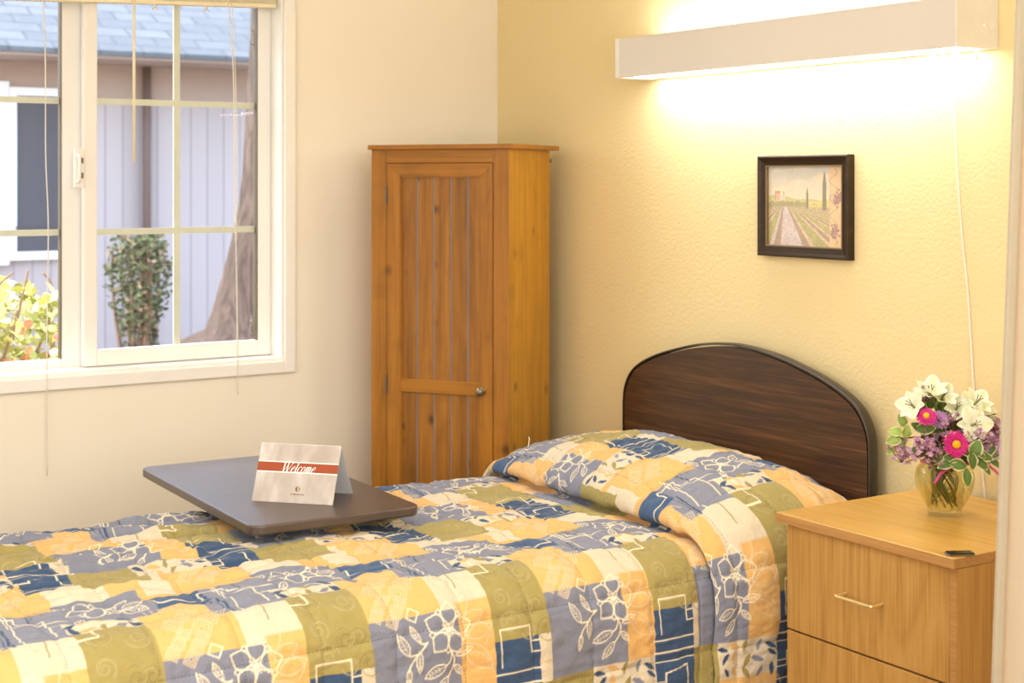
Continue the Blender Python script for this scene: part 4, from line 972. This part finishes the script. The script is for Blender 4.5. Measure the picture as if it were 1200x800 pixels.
M['art'] = vcol('printed_art', .25)
mb.build('artwork', M['art'], pc, recalc=False)
MB().box(-pw+.01,pw-.01,-.008,-.001,-ph+.01,ph-.01).build('backing', M['frame_dark'], pc)

# ------------------------------------------------------------------ privacy curtain
cu = thing('privacy_curtain', 'beige woven privacy curtain hanging at the right edge by the nightstand', 'curtain', (2.62,-.36,RZ))
t = NT('curtain_weave'); v = t.coords((1,1,1)); wv1 = t.new('TexWave'); wv1.bands_direction = 'Z'; wv1.inputs['Scale'].default_value = 190; t.set(wv1.inputs['Vector'], v)
wv2 = t.new('TexWave'); wv2.bands_direction = 'Y'; wv2.inputs['Scale'].default_value = 150; t.set(wv2.inputs['Vector'], v)
f = t.math('MULTIPLY', wv1.outputs[1], wv2.outputs[1]); c = t.mix(f, S(222,208,184), S(236,224,202))
t.bsdf(c, .9, t.bump(f, .2, .001), Sheen_Weight=.2)
pb = t.out.inputs[0].links[0].from_node; tl = t.new('BsdfTranslucent'); t.set(tl.inputs[0], t.mix(f, S(222,206,180), S(236,222,200))); mx = t.new('MixShader'); mx.inputs[0].default_value = .45
t.t.links.new(pb.outputs[0], mx.inputs[1]); t.t.links.new(tl.outputs[0], mx.inputs[2]); t.t.links.new(mx.outputs[0], t.out.inputs[0]); M['curtain'] = t.m
M['curtain_hem'] = plain('curtain_hem', S(178,166,142), .9); M['stitch'] = plain('hem_stitch', S(206,168,132), .9)
def cx_at(z): return 2.617+(z-1.719)*.044-2.62
nu, nv = 110, 40
def curt(uq, zz, push=0):
    yy = -.70+uq; base = cx_at(zz); fold = .034*math.sin(max(0,uq-.04)*64+.4*math.sin(zz*1.3))*min(1,max(0,uq-.035)/.08)
    return (base+.02*uq+fold+push+.35*min(uq,.06)*1.2, yy+.36, zz-RZ)
uq_ = [.27*(k/nu)**1.0 for k in range(nu+1)]; zq_ = [.32+(RZ-.06-.32)*k/nv for k in range(nv+1)]
mb = MB(); mb.add([curt(uu, zz) for zz in zq_ for uu in uq_], [(j*(nu+1)+i, j*(nu+1)+i+1, (j+1)*(nu+1)+i+1, (j+1)*(nu+1)+i) for j in range(nv) for i in range(nu)])
co = mb.build('cloth', M['curtain'], cu, smooth=True, recalc=False); md = co.modifiers.new('thick','SOLIDIFY'); md.thickness = .0016; md.offset = 0
uh = [0,.006,.012,.018]
mb = MB(); mb.add([curt(uu, zz, .0022) for zz in zq_ for uu in uh], [(j*4+i, j*4+i+1, (j+1)*4+i+1, (j+1)*4+i) for j in range(nv) for i in range(3)])
ho = mb.build('hem', M['curtain_hem'], cu, recalc=False, smooth=True); md = ho.modifiers.new('thick','SOLIDIFY'); md.thickness = .002; md.offset = 0
MB().tube([curt(.0165, zz, .0036) for zz in zq_], .0007, 5).build('stitching', M['stitch'], cu)
MB().box(-.012,.012,-.40,-.02,-.03,0).build('track', M['metal_white'], cu)
for k in range(7):
    p = curt(.02+k*.04, RZ-.06); MB().tube([(p[0],p[1],p[2]-.005),(p[0]*.4,p[1],p[2]+.02),(0,p[1],-.028)], .002, 6).build('hook', M['steel'], cu)

# ------------------------------------------------------------------ light
def area(name, loc, rot, sx, sy, e, col):
    l = bpy.data.lights.new(name, 'AREA'); l.shape = 'RECTANGLE'; l.size = sx; l.size_y = sy; l.energy = e; l.color = col
    o = bpy.data.objects.new(name, l); COL.objects.link(o); o.location = loc; o.rotation_euler = rot; return o
area('added_ceiling_fill', (3.0,-2.3,RZ-.02), (0,0,0), 2.6, 2.2, 52, (.97,.985,1))  # added overhead fill, no ceiling fitting behind it
area('added_fill_right', (5.3,-2.0,1.55), (PI/2,0,PI/2), 2.6, 1.5, 46, (.96,.98,1))  # added soft fill from the right, no real lamp there
area('added_fill_front', (3.0,-4.2,1.6), (PI/2,0,0), 2.6, 1.4, 29, (.96,.98,1))  # added soft fill from behind the camera, no real lamp there
area('fixture_down', (1.418,-.066,1.7185), (0,0,0), 1.12, .08, 3.8, (.97,.97,.98))
area('fixture_up', (1.418,-.066,1.815), (PI,0,0), 1.10, .07, 3.6, (.97,.97,.98))
sun = bpy.data.lights.new('sun', 'SUN'); sun.energy = 4.2; sun.angle = math.radians(.6); sun.color = (1,.95,.86)
so_ = bpy.data.objects.new('sun', sun); COL.objects.link(so_)
so_.rotation_euler = Vector((.50,.42,-.76)).to_track_quat('-Z','Y').to_euler()
wo = bpy.data.worlds.new('World'); SC.world = wo; wo.use_nodes = True; nt = wo.node_tree; nt.nodes.clear()
bg = nt.nodes.new('ShaderNodeBackground'); out = nt.nodes.new('ShaderNodeOutputWorld'); sky = nt.nodes.new('ShaderNodeTexSky')
sky.sky_type = 'NISHITA'; sky.sun_disc = False; sky.sun_elevation = math.radians(48); sky.sun_rotation = math.radians(200); sky.air_density = 1.0; sky.dust_density = 2.0
mixn = nt.nodes.new('ShaderNodeMix'); mixn.data_type = 'RGBA'; mixn.inputs[0].default_value = .6; mixn.inputs[7].default_value = (1.0,.97,.95,1)
nt.links.new(sky.outputs[0], mixn.inputs[6]); nt.links.new(mixn.outputs[2], bg.inputs[0]); bg.inputs[1].default_value = 2.1; nt.links.new(bg.outputs[0], out.inputs[0])

# ------------------------------------------------------------------ camera
cam = bpy.data.cameras.new('camera'); cob = bpy.data.objects.new('camera', cam); COL.objects.link(cob)
cam.sensor_fit = 'HORIZONTAL'; cam.sensor_width = 36; cam.lens = 1777/1200*36
cam.shift_y = -(400-211.3)/1200
yaw = .58123
cob.location = (4.197,-2.70,1.43); cob.rotation_euler = (PI/2, 0, PI/2-yaw)
cam.clip_start = .05; cam.dof.use_dof = True; cam.dof.focus_distance = 3.4; cam.dof.aperture_fstop = 5.0
SC.camera = cob
SC.view_settings.view_transform = 'Standard'; SC.view_settings.look = 'None'; SC.view_settings.exposure = 0.0
SC.cycles.use_denoising = True; SC.cycles.max_bounces = 8; SC.cycles.transparent_max_bounces = 16
SC.cycles.sample_clamp_indirect = 6; SC.cycles.caustics_refractive = False; SC.cycles.caustics_reflective = False
